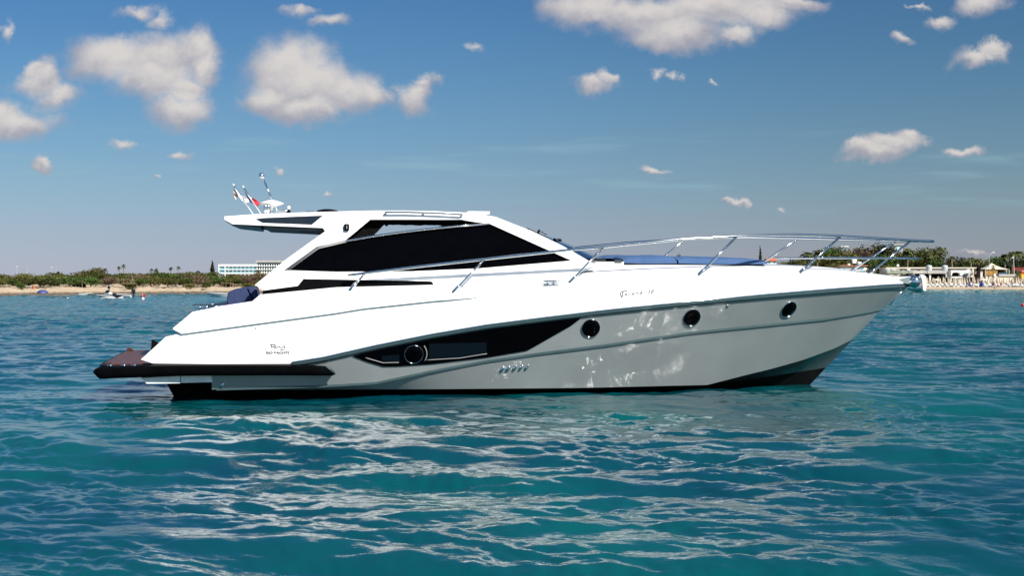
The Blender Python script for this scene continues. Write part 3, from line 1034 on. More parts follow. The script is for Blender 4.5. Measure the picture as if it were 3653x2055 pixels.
c = U(728, 1110, YC - 1.5); cleat((c.x, c.y, c.z), 0.32, 0.09)
c, n = cast(1966, 1017, BVH_TOP); cleat((c.x, c.y - 0.02, c.z), 0.27, 0.055)
c = U(3076, 976, LD.on(3076, 976).y + 0.1); cleat((c.x, c.y, c.z), 0.22, 0.065)
lk = MB().tube([LD.at(LD.xs(690,1113)) + Vector((0.05,0.0,0.01)), LD.at(LD.xs(796,1092)) + Vector((0,0,0.014))], 0.012, 8)
lk.build('toe_rail', M['chrome'], yp, smooth=True)

# --- anchor and roller
ya = YC - 0.05
ar = MB()
ar.prism([U(3178,991,YC-0.09), U(3190,988,YC-0.09), U(3284,986,YC-0.09), U(3288,992,YC-0.09), U(3278,1004,YC-0.09), U(3225,1014,YC-0.09), U(3200,1002,YC-0.09)], (0, 0.18, 0))
rol = ar.build('anchor_roller', M['bracket'], yp)
c = U(3264, 1005, YC - 0.1)
an = MB()
an.lathe([(0.02, 0.07), (0.05, 0.062), (0.085, 0.035), (0.108, 0.0), (0.108, -0.16), (0.085, -0.2)], c, 28, (0, -1, 0))
an.prism([U(3200,998,YC-0.11), U(3240,988,YC-0.11), U(3266,988,YC-0.11), U(3262,1014,YC-0.11), U(3232,1012,YC-0.11)], (0, 0.14, 0))
anch = auto_smooth(an.build('anchor', M['chrome'], yp), 40)
pt = MB()
pt.prism([U(3282,979,YC-0.16), U(3294,979,YC-0.16), U(3304,987,YC-0.16), U(3304,1035,YC-0.16), U(3299,1039,YC-0.16), U(3293,1035,YC-0.16), U(3290,1000,YC-0.16)], (0, 0.03, 0))
pt.build('roller_cheek', M['bracket'], rol)
pt = MB()
pt.prism([U(3282,979,YC+0.1), U(3294,979,YC+0.1), U(3304,987,YC+0.1), U(3304,1035,YC+0.1), U(3299,1039,YC+0.1), U(3293,1035,YC+0.1), U(3290,1000,YC+0.1)], (0, 0.03, 0))
pt.build('roller_cheek', M['bracket'], rol)
# curved claw: shank and fluke
fl = MB()
rows = []
for i in range(13):
    t = i/12
    px = 3230 + (3288 - 3230)*t
    py = 1028 + 17*math.sin(math.pi*0.55*t)
    wd = 0.035 + 0.11*t
    up = 0.05 * t
    rows.append([U(px, py - 5 - 8*t, YC - wd) + Vector((0, 0, up)), U(px, py, YC - wd*0.5), U(px, py + 1, YC), U(px, py, YC + wd*0.5), U(px, py - 5 - 8*t, YC + wd) + Vector((0, 0, up))])
fl.grid(rows)
f1 = fl.build('fluke', M['chrome'], anch, smooth=True)
f1.modifiers.new('thickness', 'SOLIDIFY').thickness = 0.018
f2 = MB().prism([U(3237,1054,YC-0.02), U(3254,1044,YC-0.05), U(3283,1040,YC-0.09), U(3296,1042,YC-0.1), U(3287,1027,YC-0.1), U(3284,1036,YC-0.1), U(3256,1047,YC-0.04)], (0, 0.018, 0))
f2.prism([U(3296,1043,YC-0.10), U(3286,1026,YC-0.10), U(3283,1042,YC-0.06)], (0, 0.2, 0))
f2.build('claw', M['chrome'], anch)
sh_ = MB().tube([U(3226,1020,YC), U(3236,1022,YC), U(3250,1030,YC)], [0.03, 0.026, 0.02], 8)
sh_.build('shackle', M['darkgrey'], anch, smooth=True)

# --- mast gear on the hardtop
yg = YC - 0.35
rod = MB().tube([U(989,752,yg), U(938,636,yg)], 0.012, 8)
rodo = rod.build('antenna_rod', M['chrome'], yp, smooth=True)
tp = MB().tube([U(939,638,yg), U(937,632,yg), U(936.8,631,yg), U(929.5,619,yg), U(929,617.5,yg)], [0.018, 0.03, 0.036, 0.034, 0.02], 12)
tp.build('anchor_light', M['chrome'], rodo, smooth=True)
c = U(968.5, 725, YC - 0.6)
sc = (c - CB).length/FPX
du = MB().lathe([(0.0, 0.05*1.0), (10*sc, 0.047), (25*sc, 0.03), (38*sc, 0.010), (43.5*sc, 0.0), (40*sc, -0.012), (26*sc, -0.034), (8*sc, -0.05), (5.5*sc, -0.058), (4.4*sc, -0.09), (4.4*sc, -0.105)], c, 36)
dome = du.build('tv_antenna', M['dome'], yp, smooth=True)
MB().tube([c + Vector((0,0,-0.1)), c + Vector((0,0,-0.17))], 0.017, 10).build('antenna_foot', M['chrome'], dome, smooth=True)
hn = MB()
for px, r_ in ((955, 0.035), (947, 0.028)):
    q = U(px, 753, YC - 0.75)
    hn.lathe([(r_*0.4, -0.03), (r_, 0.0), (r_*0.92, 0.07), (r_*0.5, 0.1)], (q.x, q.y, q.z), 16)
hn.tube([U(980,754,YC-0.75), U(1010,753,YC-0.75), U(1030,750,YC-0.75)], [0.01, 0.012, 0.02], 8)
hn.build('horn', M['chrome'], yp, smooth=True)
q = U(1030, 748, YC - 0.75)
cm = MB().lathe([(0.024, -0.07), (0.026, -0.03), (0.026, 0.0)], (q.x, q.y, q.z), 14)
cmo = cm.build('searchlight', M['black'], yp, smooth=True)
MB().lathe([(0.022, 0.0), (0.023, 0.035), (0.017, 0.055), (0.0, 0.06)], (q.x, q.y, q.z), 14).build('lamp_cap', M['dome'], cmo, smooth=True)
q = U(1168, 753, YC - 0.5)
MB().lathe([(0.17, -0.01), (0.14, 0.015), (0.06, 0.03), (0, 0.033)], (q.x, q.y, q.z), 18).build('roof_vent', M['black'], yp, smooth=True)
q = U(1107, 757, YC - 0.5)
MB().lathe([(0.07, -0.01), (0.06, 0.012), (0, 0.014)], (q.x, q.y, q.z), 14).build('roof_vent', M['black'], yp, smooth=True)
# flag staffs
def flag(parent, pts, mat, y, name='flag'):
    cx_ = sum(p[0] for p in pts)/len(pts)
    v = [U(px, py, y + 0.025*math.sin(px*0.35)) for px, py in pts]
    o = MB().prism(v, (0, 0.006, 0)).build(name, mat, parent)
    return o


yf1, yf2 = YC - 0.95, YC - 0.75
s_a = MB().tube([U(903,763,yf1), U(832,659,yf1)], 0.009, 8).build('flag_staff', M['chrome'], yp, smooth=True)
MB().tube([U(834,662,yf1), U(831,656,yf1)], [0.014, 0.012], 8).build('finial', M['dome'], s_a, smooth=True)
flag(s_a, [(832.5,672),(847,690),(850,700),(845,706),(841,713),(835,700),(832,686)], M['beige'], yf1)
flag(s_a, [(838,668),(850,686),(866,706),(877,722),(876,729),(866,718),(852,700)], M['cloth'], yf1 - 0.03)
flag(s_a, [(862,694),(873,700),(884,709),(889,718),(886,723),(877,723),(868,710)], M['cloth'], yf1 + 0.03)
s_b = MB().tube([U(932,763,yf2), U(867,666,yf2)], 0.009, 8).build('flag_staff', M['chrome'], yp, smooth=True)
MB().tube([U(869,669,yf2), U(866,663,yf2)], [0.014, 0.012], 8).build('finial', M['dome'], s_b, smooth=True)
flag(s_b, [(871,680),(876,686),(899,718),(901,726),(895,724),(884,708)], M['violet'], yf2)
flag(s_b, [(873,676),(888,698),(907,722),(903,727),(898,716),(880,690)], M['cloth'], yf2 - 0.03)
flag(s_b, [(896,704),(908,709),(920,717),(926,727),(919,736),(911,733),(903,722)], M['red'], yf2 + 0.02)

# --- lettering
def text_tris(body, shear=0.0, space=1.0):
    cu = bpy.data.curves.new('lettering', 'FONT')
    cu.body = body; cu.size = 1.0; cu.offset = 0.018; cu.shear = shear; cu.space_character = space
    cu.resolution_u = 4
    o = bpy.data.objects.new('lettering', cu)
    COL.objects.link(o)
    dg = bpy.context.evaluated_depsgraph_get()
    me = o.evaluated_get(dg).to_mesh()
    v = [(x.co.x, x.co.y) for x in me.vertices]; f = [tuple(p.vertices) for p in me.polygons]
    o.evaluated_get(dg).to_mesh_clear()
    bpy.data.objects.remove(o); bpy.data.curves.remove(cu)
    return v, f


def letter(mb, body, x0, x1, yb, yt, slope=0.0, shear=0.0, space=1.0, bvh=None):
    """letters fitted to a photo box (base line yb, cap height yt), laid on the hull"""
    v, f = text_tris(body, shear, space)
    mx0 = min(a for a, _ in v); mx1 = max(a for a, _ in v)
    cap = max(b for _, b in v)
    vv = []
    for a, b in v:
        t = (a - mx0)/(mx1 - mx0)
        p, n = cast(x0 + (x1-x0)*t, yb + (yt - yb)*b/cap + slope*t, bvh, 0.018)
        vv.append(p)
    mb.add(vv, f)


def stroke(mb, pts, w, bvh):
    q = [Vector((a, b, 0)) for a, b in pts]
    # smooth the polyline
    for _ in range(2):
        r = [q[0]]
        for a, b in zip(q[:-1], q[1:]): r += [a.lerp(b, 0.25), a.lerp(b, 0.75)]
        q = r + [q[-1]]
    mb.tube([cast(p.x, p.y, bvh, 0.016)[0] for p in q], w, 6)


lg = MB()
letter(lg, 'RIO YACHTS', 949, 1033, 1264, 1253, 0, 0, 1.0, BVH_TOP)
stroke(lg, [(953,1258.8),(990,1258.8),(1032,1258.6)], 0.003, BVH_TOP)
stroke(lg, [(964,1230),(975,1228.5),(984,1231),(984,1235.5),(976,1238),(970,1238.5)], 0.007, BVH_TOP)
stroke(lg, [(970,1230),(968.5,1235),(968,1240)], 0.006, BVH_TOP)
stroke(lg, [(975,1238),(982,1241),(988,1240),(994,1236.5),(998,1236.5),(1001,1240),(1005,1240.5),(1012,1237),(1016,1234)], 0.006, BVH_TOP)
stroke(lg, [(1016.5,1234),(1016.5,1242),(1012,1247.5),(1005,1248.5),(1000,1247.5)], 0.006, BVH_TOP)
lg.build('stern_lettering', M['decal'], yp)
lg = MB()
stroke(lg, [(2214,1042),(2213,1052),(2216,1058),(2218,1061),(2220,1055),(2221,1044),(2223,1040)], 0.007, BVH_TOP)
stroke(lg, [(2214,1043),(2222,1039),(2232,1038),(2237,1037.5)], 0.007, BVH_TOP)
letter(lg, 'arana', 2226, 2290, 1055, 1047.5, -6, 0.3, 1.25, BVH_TOP)
stroke(lg, [(2284,1040.5),(2289,1039.5),(2295,1039)], 0.003, BVH_TOP)
lg.build('bow_lettering', M['decal'], yp)
lg = MB()
letter(lg, '38', 2308, 2332, 1047.5, 1034.5, -1.5, 0.35, 1.1, BVH_TOP)
lg.build('bow_lettering', M['decal'], yp)
c, n = cast(2595, 1091)

# --- coaming and locker on the foredeck
co_ = MB()
yk = YC - 0.95
co_.prism([U(2108,936,yk), U(2128,934,yk), U(2225,934,yk), U(2225,949,yk), U(2132,949,yk)], (0, 1.9, 0))
co_.build('coaming', M['white'], yp)
lk_ = MB().prism([U(2195,928,yk-0.01), U(2218,928,yk-0.01), U(2218,938,yk-0.01), U(2192,938,yk-0.01)], (0, 0.02, 0))
lk_.build('hatch_catch', M['darkgrey'], yp)

# ------------------------------------------------------------------ loose things lying on the yacht
ROTE = ROT.to_euler()


def on_yacht(name, label, cat, mb, mat, smooth=True, group=None):
    o = mb.build(name, mat, None, smooth, loc=ORG)
    o.rotation_euler = ROTE
    return tag(o, label, cat, group)


def cushion(toppts, botpts, y0, y1, seed):
    """padded cover: outline in x from the photo, softly crowned across"""
    rg = random.Random(seed)
    x0, x1 = toppts[0][0], toppts[-1][0]
    rows = []
    n = 30
    for i in range(n+1):
        px = x0 + (x1 - x0)*i/n
        a = float(np.interp(px, [p[0] for p in toppts], [p[1] for p in toppts]))
        b = float(np.interp(px, [p[0] for p in botpts], [p[1] for p in botpts]))
        e = 1.0
        zt = U(px, a, y0 + 0.12).z; zb = U(px, b, y0).z
        x = U(px, a, y0).x
        r = []
        for j in range(17):
            an = math.pi*j/16
            yy = (y0+y1)/2 - math.cos(an)**1*abs(math.cos(an))**-0.45*(y1-y0)/2 if abs(math.cos(an)) > 1e-6 else (y0+y1)/2
            zz = zb + (zt - zb)*(math.sin(an)**0.45 if math.sin(an) > 1e-6 else 0) + 0.008*rg.random()*math.sin(an)
            r.append(Vector((x, yy, zz)))
        rows.append(r)
    m_ = MB().grid(rows)
    m_.f.append(tuple(range(17))); m_.f.append(tuple(n*17 + j for j in range(16, -1, -1)))
    return m_


yk0, yk1 = YC - 0.92, YC + 0.92
on_yacht('sun_pad', 'shorter blue canvas covered sun pad just ahead of the windscreen on the foredeck', 'sun pad',
         cushion([(2224,919),(2232,914),(2300,911),(2354,909.5),(2390,911),(2412,917),(2416,924)], [(2224,938),(2300,941),(2416,940)], yk0, yk1, 1), M['blue'])
on_yacht('sun_pad', 'longer blue canvas covered sun pad on the foredeck towards the bow', 'sun pad',
         cushion([(2421,922),(2428,916),(2494,914),(2600,917),(2700,922),(2733,927),(2737,933)], [(2421,940),(2550,943),(2737,942)], yk0, yk1, 2), M['blue'])
bk = MB().prism([U(2142,921,YC-0.3), U(2200,909,YC-0.3), U(2240,911,YC-0.3), U(2300,914,YC-0.3), U(2300,924,YC-0.3)], (0, 0.9, 0))
on_yacht('folded_backrest', 'low blue wedge behind the shorter sun pad next to the windscreen', 'backrest', bk, M['blue'], False)
# covered seat in the cockpit
ys0, ys1 = YC - 1.35, YC - 0.2
sec_ = [(810,1094),(810,1060),(813,1046),(818,1040),(828,1036),(878,1026.5),(905,1025),(914,1029),(918,1040),(920,1066),(901,1080)]
sc_ = MB()
rows = []
for y, ins in ((ys0 + 0.0, 0.06), (ys0 + 0.03, 0.015), (ys0 + 0.08, 0.0), (ys1, 0.0)):
    cxp, cyp = 865, 1062
    rows.append([U(cxp + (a - cxp)*(1 - ins), cyp + (b - cyp)*(1 - ins), ys0 + 0.06) + Vector((0, y - ys0 - 0.06, 0)) for a, b in sec_])
sc_.grid([list(r) for r in rows], close=True)
sc_.f.append(tuple(range(len(sec_))))
so = on_yacht('covered_seat', 'navy canvas covered seat in the cockpit at the stern', 'seat cover', sc_, M['navy'], False)
auto_smooth(so, 50)
pn = MB().prism([U(838,1043,ys0 - 0.004), U(880,1037,ys0 - 0.004), U(896,1074,ys0 - 0.004), U(838,1084,ys0 - 0.004)], (0, 0.012, 0))
pno = obj('side_panel', [tuple(Vector(v) - ORG) for v in pn.v], pn.f, M['navy']); pno.parent = so
ed = MB()
ed.tube([U(884,1029,ys0 - 0.004), U(898,1060,ys0 - 0.006), U(905,1076,ys0 - 0.004)], 0.008, 6)
edo = obj('piping', [tuple(Vector(v) - ORG) for v in ed.v], ed.f, M['black']); edo.parent = so

# ------------------------------------------------------------------ land
SH = [(-1600,125),(-600,166),(0,183),(130,189),(250,193),(500,208),(900,222),(1400,254),(2000,311),(2600,363),(3100,376),(3400,365),(3653,349),(4300,301),(5400,249)]


def shore(px):
    return float(np.interp(px, [a for a, _ in SH], [b for _, b in SH]))


def gx(px, d): return (px - CX)/FPX*d
def zz(py, d): return CAMH + (HY - py)/FPX*d          # height seen at row py at distance d
def gp(px, d, z=0.0): return Vector((gx(px, d), d, z))


LEFT_H = [(-12,-0.9),(-2,-0.25),(0,0.02),(1.2,0.22),(4,0.38),(9,0.70),(15,1.0),(25,1.25),(45,1.5),(90,1.9),(200,2.6),(500,4.0),(1000,6),(1500,8)]
RIGHT_H = [(-16,-0.9),(-3,-0.12),(0,0.0),(4,0.22),(12,0.55),(22,0.85),(35,1.1),(60,1.4),(100,2.5),(200,6.0),(500,8.0),(1000,10),(1500,12)]


def height(px, off):
    t = min(max((px - 1200)/900.0, 0), 1)
    a = float(np.interp(off, [p[0] for p in LEFT_H], [p[1] for p in LEFT_H]))
    b = float(np.interp(off, [p[0] for p in RIGHT_H], [p[1] for p in RIGHT_H]))
    return a*(1-t) + b*t


def land_material():
    m = bpy.data.materials.new('sand and rock')
    m.use_nodes = True
    nt = m.node_tree
    b = NB(nt)
    p = nt.nodes['Principled BSDF']
    geo = b.n('ShaderNodeNewGeometry')
    pos = geo.outputs['Position']
    sep = b.n('ShaderNodeSeparateXYZ'); b.put(sep.inputs[0], pos)
    n1 = b.noise(b.v('MULTIPLY', pos, (0.22, 0.22, 1.2)), 1.0, 6, 0.65)
    n2 = b.noise(pos, 1.6, 5, 0.65)
    sand = b.mix(n1.outputs[0], (0.30, 0.22, 0.14, 1), (0.54, 0.44, 0.31, 1))
    rock = b.mix(n2.outputs[0], (0.03, 0.025, 0.02, 1), (0.20, 0.15, 0.10, 1))
    lft = b.ramp(sep.outputs[0], 5, -5)
    low = b.ramp(b.m('MULTIPLY_ADD', b.m('SUBTRACT', n2.outputs[0], 0.5), 0.75, sep.outputs[2]), 0.22, 0.50, 1, 0)
    patches = b.m('MULTIPLY', b.ramp(n1.outputs[0], 0.56, 0.64), 0.45)
    c = b.mix(b.m('MULTIPLY', b.m('MAXIMUM', low, patches), lft), sand, rock)
    wet = b.m('MULTIPLY', b.ramp(sep.outputs[2], 0.03, 0.16, 1, 0), b.m('SUBTRACT', 1.0, lft))
    c = b.mix(wet, c, (0.24, 0.19, 0.13, 1))
    scrub = b.mix(n2.outputs[0], (0.06, 0.055, 0.022, 1), (0.16, 0.12, 0.06, 1))
    c = b.mix(b.ramp(sep.outputs[2], 1.35, 1.75), c, scrub)
    b.put(p.inputs['Base Color'], c)
    p.inputs['Roughness'].default_value = 0.9
    p.inputs['Specular IOR Level'].default_value = 0.2
    bp = b.n('ShaderNodeBump'); bp.inputs['Strength'].default_value = 0.6; bp.inputs['Distance'].default_value = 0.3
    b.put(bp.inputs['Height'], n2.outputs[0]); b.put(p.inputs['Normal'], bp.outputs[0])
    return m


def build_land():
    rg = random.Random(21)
    offs = [-12,-6,-2,-0.6,0,0.6,1.2,2,3,4.5,6.5,9,12,15,20,25,32,40,50,62,80,110,160,250,400,700,1100,1700]
    rows = []
    pxs = list(np.arange(-1600, 5401, 14))
    jit = [0.0]*len(pxs)
    for k in range(6):
        a, w, ph = rg.uniform(0.4, 1.6), rg.uniform(0.01, 0.07), rg.uniform(0, 6)
        jit = [j + a*math.sin(w*x + ph) for j, x in zip(jit, pxs)]
    for x, j in zip(pxs, jit):
        left = 1 if x < 1600 else 0.25
        r = []
        for o in offs:
            d = shore(x) + o + (j + rg.uniform(-0.5, 0.5))*left*(1 if o < 60 else 0)
            z = height(x, o)
            if 0 < o < 40: z += rg.uniform(-0.10, 0.10)*left*min(1, o/4)
            r.append(gp(x, d, z))
        rows.append(r)
    o = MB().grid(rows).build('land', land_material(), None, True)
    tag(o, 'low sandy shore with dark rocks at the water on the left', 'shore', kind='structure')


build_land()

# ------------------------------------------------------------------ vegetation
def leaf_mat(name, c1, c2, rnd=1.0):
    return material(name, c1, 0.75, spec=0.15, var=0.0, vscale=0.9, col2=c2, obj_rand=rnd)


M['leaf_olive'] = leaf_mat('olive green foliage', (0.042, 0.050, 0.012), (0.115, 0.112, 0.030))
M['leaf_green'] = leaf_mat('green foliage', (0.024, 0.042, 0.010), (0.070, 0.090, 0.020))
M['leaf_brown'] = leaf_mat('dry brown foliage', (0.075, 0.055, 0.03), (0.15, 0.115, 0.065))
M['leaf_dark'] = leaf_mat('dark green foliage', (0.010, 0.018, 0.008), (0.03, 0.045, 0.016), 0.7)
M['bark'] = material('grey brown bark', (0.20, 0.155, 0.115), 0.9, var=0.3, vscale=3)
M['palm_leaf'] = leaf_mat('palm fronds', (0.03, 0.04, 0.014), (0.085, 0.095, 0.035), 0.6)


def leaves(blobs, n, size, seed, flat=0.6):
    """n leaf clumps spread through a set of ellipsoid masses (cx, cy, cz, rx, ry, rz)"""
    g = np.random.default_rng(seed)
    vol = np.array([b[3]*b[4]*b[5] for b in blobs])**0.75
    pick = g.choice(len(blobs), n, p=vol/vol.sum())
    B = np.array(blobs)[pick]
    d = g.normal(size=(n, 3)); d /= np.linalg.norm(d, axis=1, keepdims=True)
    r = g.random(n)**0.38
    lump = 1 + 0.22*np.sin(d[:, 0]*7 + pick)*np.cos(d[:, 2]*6 + d[:, 1]*5 + pick)
    c = B[:, :3] + d*B[:, 3:]*(r*lump)[:, None]
    nrm = d + g.normal(size=(n, 3))*0.8; nrm /= np.linalg.norm(nrm, axis=1, keepdims=True)
    a = np.cross(nrm, g.normal(size=(n, 3))); a /= np.linalg.norm(a, axis=1, keepdims=True)
    b = np.cross(nrm, a)
    s = size*(0.5 + g.random(n))[:, None]
    v = np.stack([c - a*s, c - b*s*flat, c + a*s, c + b*s*flat*0.9], 1).reshape(-1, 3)
    f = np.arange(4*n).reshape(n, 4)
    return v.tolist(), f.tolist()


def limbs(mb, base, tops, r, rg):
    for t in tops:
        b, t = Vector(base), Vector(t)
        m = b.lerp(t, 0.5) + Vector((rg.uniform(-.2, .2), rg.uniform(-.2, .2), rg.uniform(-.05, .15)))*(t-b).length*0.5
        mb.tube([b, b.lerp(m, 0.6), m, m.lerp(t, 0.6), t], [r, r*0.85, r*0.65, r*0.42, r*0.2], 6)


def tree(name, label, cat, loc, w, h, mat, seed, group=None, n=1700, size=0.2, blobs=7, low=0.25, trunk=0.10, depth=0.8):
    rg = random.Random(seed)
    root = thing(name, label, cat, loc, group)
    bl = []
    for i in range(blobs):
        a = 2*math.pi*i/blobs + rg.uniform(-.4, .4)
        rr_ = rg.uniform(0.15, 0.62)*w/2
        s = rg.uniform(0.24, 0.40)*w
        zc = h*rg.uniform(low + 0.22, 0.82)
        bl.append((math.cos(a)*rr_, math.sin(a)*rr_*depth, zc, s, s*depth, min(h - zc, rg.uniform(0.16, 0.30)*h + 0.12*s)))
    v, f = leaves(bl, n, size, seed)
    obj('crown', [(x + loc[0], y + loc[1], max(z, 0.03) + loc[2]) for x, y, z in v], f, mat, root)
    tb_ = MB()
    base = Vector(loc) + Vector((0, 0, -0.1))
    fork = base + Vector((rg.uniform(-.1, .1)*w, rg.uniform(-.05, .05)*w, h*(low*0.7 + 0.05)))
    tb_.tube([base, base.lerp(fork, 0.5) + Vector((0.03*w, 0, 0)), fork], [trunk, trunk*0.85, trunk*0.75], 7)
    limbs(tb_, fork, [Vector(loc) + Vector(b[:3]) for b in bl], trunk*0.65, rg)
    tb_.build('trunk', M['bark'], root, True)
    return root


def place(src, loc, s, rz, label=None, group=None, sz=None):
    c = copy_tree(src)
    c.location = loc
    c.rotation_euler = (0, 0, rz)
    c.scale = (s, s, sz or s)
    if label: c['label'] = label
    if group: c['group'] = group
    return c


# --- left shore thicket: six kinds of bush, every bush an object of its own
rv = random.Random(99)
TOPL = [(-200,972),(0,972),(130,976),(250,968),(330,967),(380,973),(450,976),(500,971),(560,966),(640,971),(730,965),(800,976),(900,976),(1010,974),(1100,974)]
protos = {}
kinds = [('olive','leaf_olive'),('green','leaf_green'),('brown','leaf_brown')]
for k, (kn, mt) in enumerate(kinds):
    for v in range(3):
        protos[(kn, v)] = None
LAB = {0: ('shrub', 'low shrub at the sandy front edge of the left shore thicket', 'front row shrubs of the left thicket'),
       1: ('acacia_bush', 'acacia bush with bare grey stems in the lower middle of the left shore thicket', 'acacia bushes in the middle of the left thicket'),
       2: ('acacia_bush', 'dense acacia bush in the upper middle of the left shore thicket', 'acacia bushes higher in the left thicket'),
       3: ('acacia_bush', 'acacia bush on the skyline at the back of the left shore thicket', 'skyline bushes of the left thicket')}
cnt = 0
for row, (off, w0, gap) in enumerate([(10.5, 2.6, 2.2), (16, 4.4, 2.3), (26, 5.0, 2.8), (42, 5.8, 3.2)]):
    px = -60.0
    while px < (2760 if row in (1, 3) else 1040):
        d = shore(px) + off + rv.uniform(-3, 3)
        gz = height(px, off)
        topy = float(np.interp(px, [a for a, _ in TOPL], [b for _, b in TOPL]))
        frac = (0.36, 0.66, 0.84, 1.0)[row]*rv.uniform(0.84, 1.08)
        ztop = gz + (zz(topy, d) - gz)*frac
        h = max(0.7, ztop - gz)
        if row == 0 and rv.random() < 0.45:
            px += gap*FPX/d*rv.uniform(0.9, 1.5); continue
        w = w0*rv.uniform(0.8, 1.25)*(1.0 if px < 1040 else 1.8)
        if px > 1040: h = max(h, 2.6)
        kn = rv.choices(['olive', 'green', 'brown'], [5, 3, 2.6 if row else 0.8])[0]
        vi = rv.randrange(3)
        key = (kn, vi, row == 0)
        nm, lb, gr_ = LAB[row]
        loc = gp(px, d, gz)
        if protos.get(key) is None:
            t = tree(nm, lb, 'shrub' if row == 0 else 'bush', loc, 4.5, 2.4, M[dict(kinds)[kn]], 31 + cnt, gr_, 1900, 0.135, 9 if row else 7, 0.22 if row else 0.0, 0.10)
            protos[key] = t
        else:
            t = copy_tree(protos[key])
            t.name = nm
            t['label'] = lb; t['group'] = gr_; t['category'] = 'shrub' if row == 0 else 'bush'
            t.location = loc
        t.scale = (w/4.5, w/4.5*0.9, h/2.4)
        t.rotation_euler = (0, 0, rv.uniform(0, 6.28))
        cnt += 1
        px += gap*FPX/d*rv.uniform(0.75, 1.25)*(1.0 if px < 1040 else 2.6)
# a taller round bush stands out on the skyline
d = shore(330) + 70
tree('round_bush', 'tallest round green bush standing above the left thicket', 'bush', gp(331, d, 1.6), 5.2, zz(953, d) - 1.6, M['leaf_olive'], 777, None, 2200, 0.15, 10, 0.05)


def palm(name, label, loc, h, r, seed, group=None, fan=True, mat=None, trunk=0.16, droop=0.8, nf=26, skirt=False):
    rg = random.Random(seed)
    root = thing(name, label, 'palm tree', loc, group)
    L = Vector(loc)
    bend = Vector((rg.uniform(-.04, .04)*h, 0, 0))
    pts = [L + Vector((0, 0, -0.2)), L + bend*0.3 + Vector((0, 0, h*0.35)), L + bend*0.8 + Vector((0, 0, h*0.75)), L + bend + Vector((0, 0, h))]
    MB().tube(pts, [trunk*1.3, trunk, trunk*0.9, trunk*0.8], 8).build('trunk', M['bark'], root, True)
    top = pts[-1]
    cr = MB()
    for i in range(nf):
        a = 2*math.pi*rg.random()
        el = rg.uniform(-0.7, 1.3) if fan else rg.uniform(-0.5, 1.15)
        ln = r*rg.uniform(0.75, 1.1)
        dr = Vector((math.cos(a)*math.cos(el), math.sin(a)*math.cos(el), math.sin(el)))
        sd = dr.cross(Vector((0, 0, 1))).normalized()
        q = []
        for k in range(6):
            t = k/5
            c = top + dr*ln*t + Vector((0, 0, -droop*ln*0.55*t*t))
            wd = (0.10 + 0.9*t)*0.30*r*(1 if k < 5 else 0.75) if fan else 0.17*r*math.sin(math.pi*(0.12 + 0.86*t))
            up = Vector((0, 0, -0.35*wd))
            q.append([c + sd*wd + up, c, c - sd*wd + up])
        n0 = len(cr.v)
        cr.grid(q)
    cr.build('crown', mat or M['palm_leaf'], root)
    return root


for i, (px, py, pr) in enumerate(((425,952,8.0),(442,945,8.0),(539,960,7.5),(557,959,8.5),(609,954,7.5),(638,951,8.0),(706,966,7.0))):
    d = 640 + 25*(i % 3)
    ztop = zz(py + 2, d)
    lab = ['left palm of the pair rising over the middle of the left thicket', 'taller right palm of the pair rising over the middle of the left thicket',
           'thin stemmed palm left of the bushy palm behind the left thicket', 'bushy palm with no visible stem on the left skyline',
           'thin stemmed palm in the middle of the left skyline', 'tallest thin stemmed palm nearest the hotel', 'low palm head between the thin palms and the pointed conifer'][i]
    palm('fan_palm', lab, gp(px, d, 4.0), ztop - 4.0, pr*d/FPX*1.15, 50 + i, 'palms on the left skyline', True, None, 0.22, 0.9, 30)
palm('fan_palm', 'palm behind the bushes left of the round bush', gp(208, 420, 3.5), zz(972, 420) - 3.5, 0.75, 60, 'palms on the left skyline', True, None, 0.2, 0.9, 30)
palm('fan_palm', 'small palm in front of the hotel corner', gp(921, 620, 4.5), zz(966, 620) - 4.5, 1.1, 61, None, True, None, 0.2, 0.9, 30)


def conifer(name, label, loc, h, w, mat, seed, n=1400, size=0.4, tiers=12, cat='tree'):
    rg = random.Random(seed)
    root = thing(name, label, cat, loc)
    L = Vector(loc)
    MB().tube([L, L + Vector((0, 0, h*0.5)), L + Vector((0, 0, h))], [w*0.05, w*0.03, 0.02], 7).build('trunk', M['bark'], root, True)
    bl = []
    for i in range(tiers):
        t = i/(tiers-1)
        rr_ = w/2*(1 - t)**0.8*rg.uniform(0.85, 1.1) + 0.05*w
        bl.append((rg.uniform(-.05, .05)*w, 0, h*(0.1 + 0.88*t), rr_, rr_, h/tiers*0.6))
    v, f = leaves(bl, n, size, seed)
    obj('crown', [(x + L.x, y + L.y, z + L.z) for x, y, z in v], f, mat, root)
    return root


conifer('pointed_conifer', 'tall pointed dark conifer beside the white hotel', gp(758, 800, 5.0), zz(930, 800) - 5.0, 3.2, M['leaf_dark'], 5, 2200, 0.34)

# ------------------------------------------------------------------ left shore things
M['wood'] = material('grey weathered wood', (0.26, 0.19, 0.12), 0.8, var=0.25, vscale=5)
M['tarp'] = material('dark blue tarpaulin', (0.035, 0.055, 0.16), 0.6, var=0.15, bump=0.3, bscale=3)
M['wall_white'] = material('white painted wall', (0.80, 0.79, 0.76), 0.7, var=0.05, vscale=0.7)
M['wall_grey'] = material('pale grey wall', (0.38, 0.37, 0.345), 0.8, var=0.10, vscale=0.5)
M['pane'] = material('blue green window pane', (0.16, 0.38, 0.44), 0.2, spec=0.4, var=0.3, vscale=0.4)
M['shade_dark'] = material('dark interior', (0.012, 0.011, 0.011), 0.9, spec=0.05, var=0.3)  # near black, also paints in the shade inside open huts and bars
M['orange'] = material('orange plastic', (0.55, 0.10, 0.02), 0.6)
M['post'] = material('galvanised post', (0.45, 0.46, 0.47), 0.5, metal=0.3)

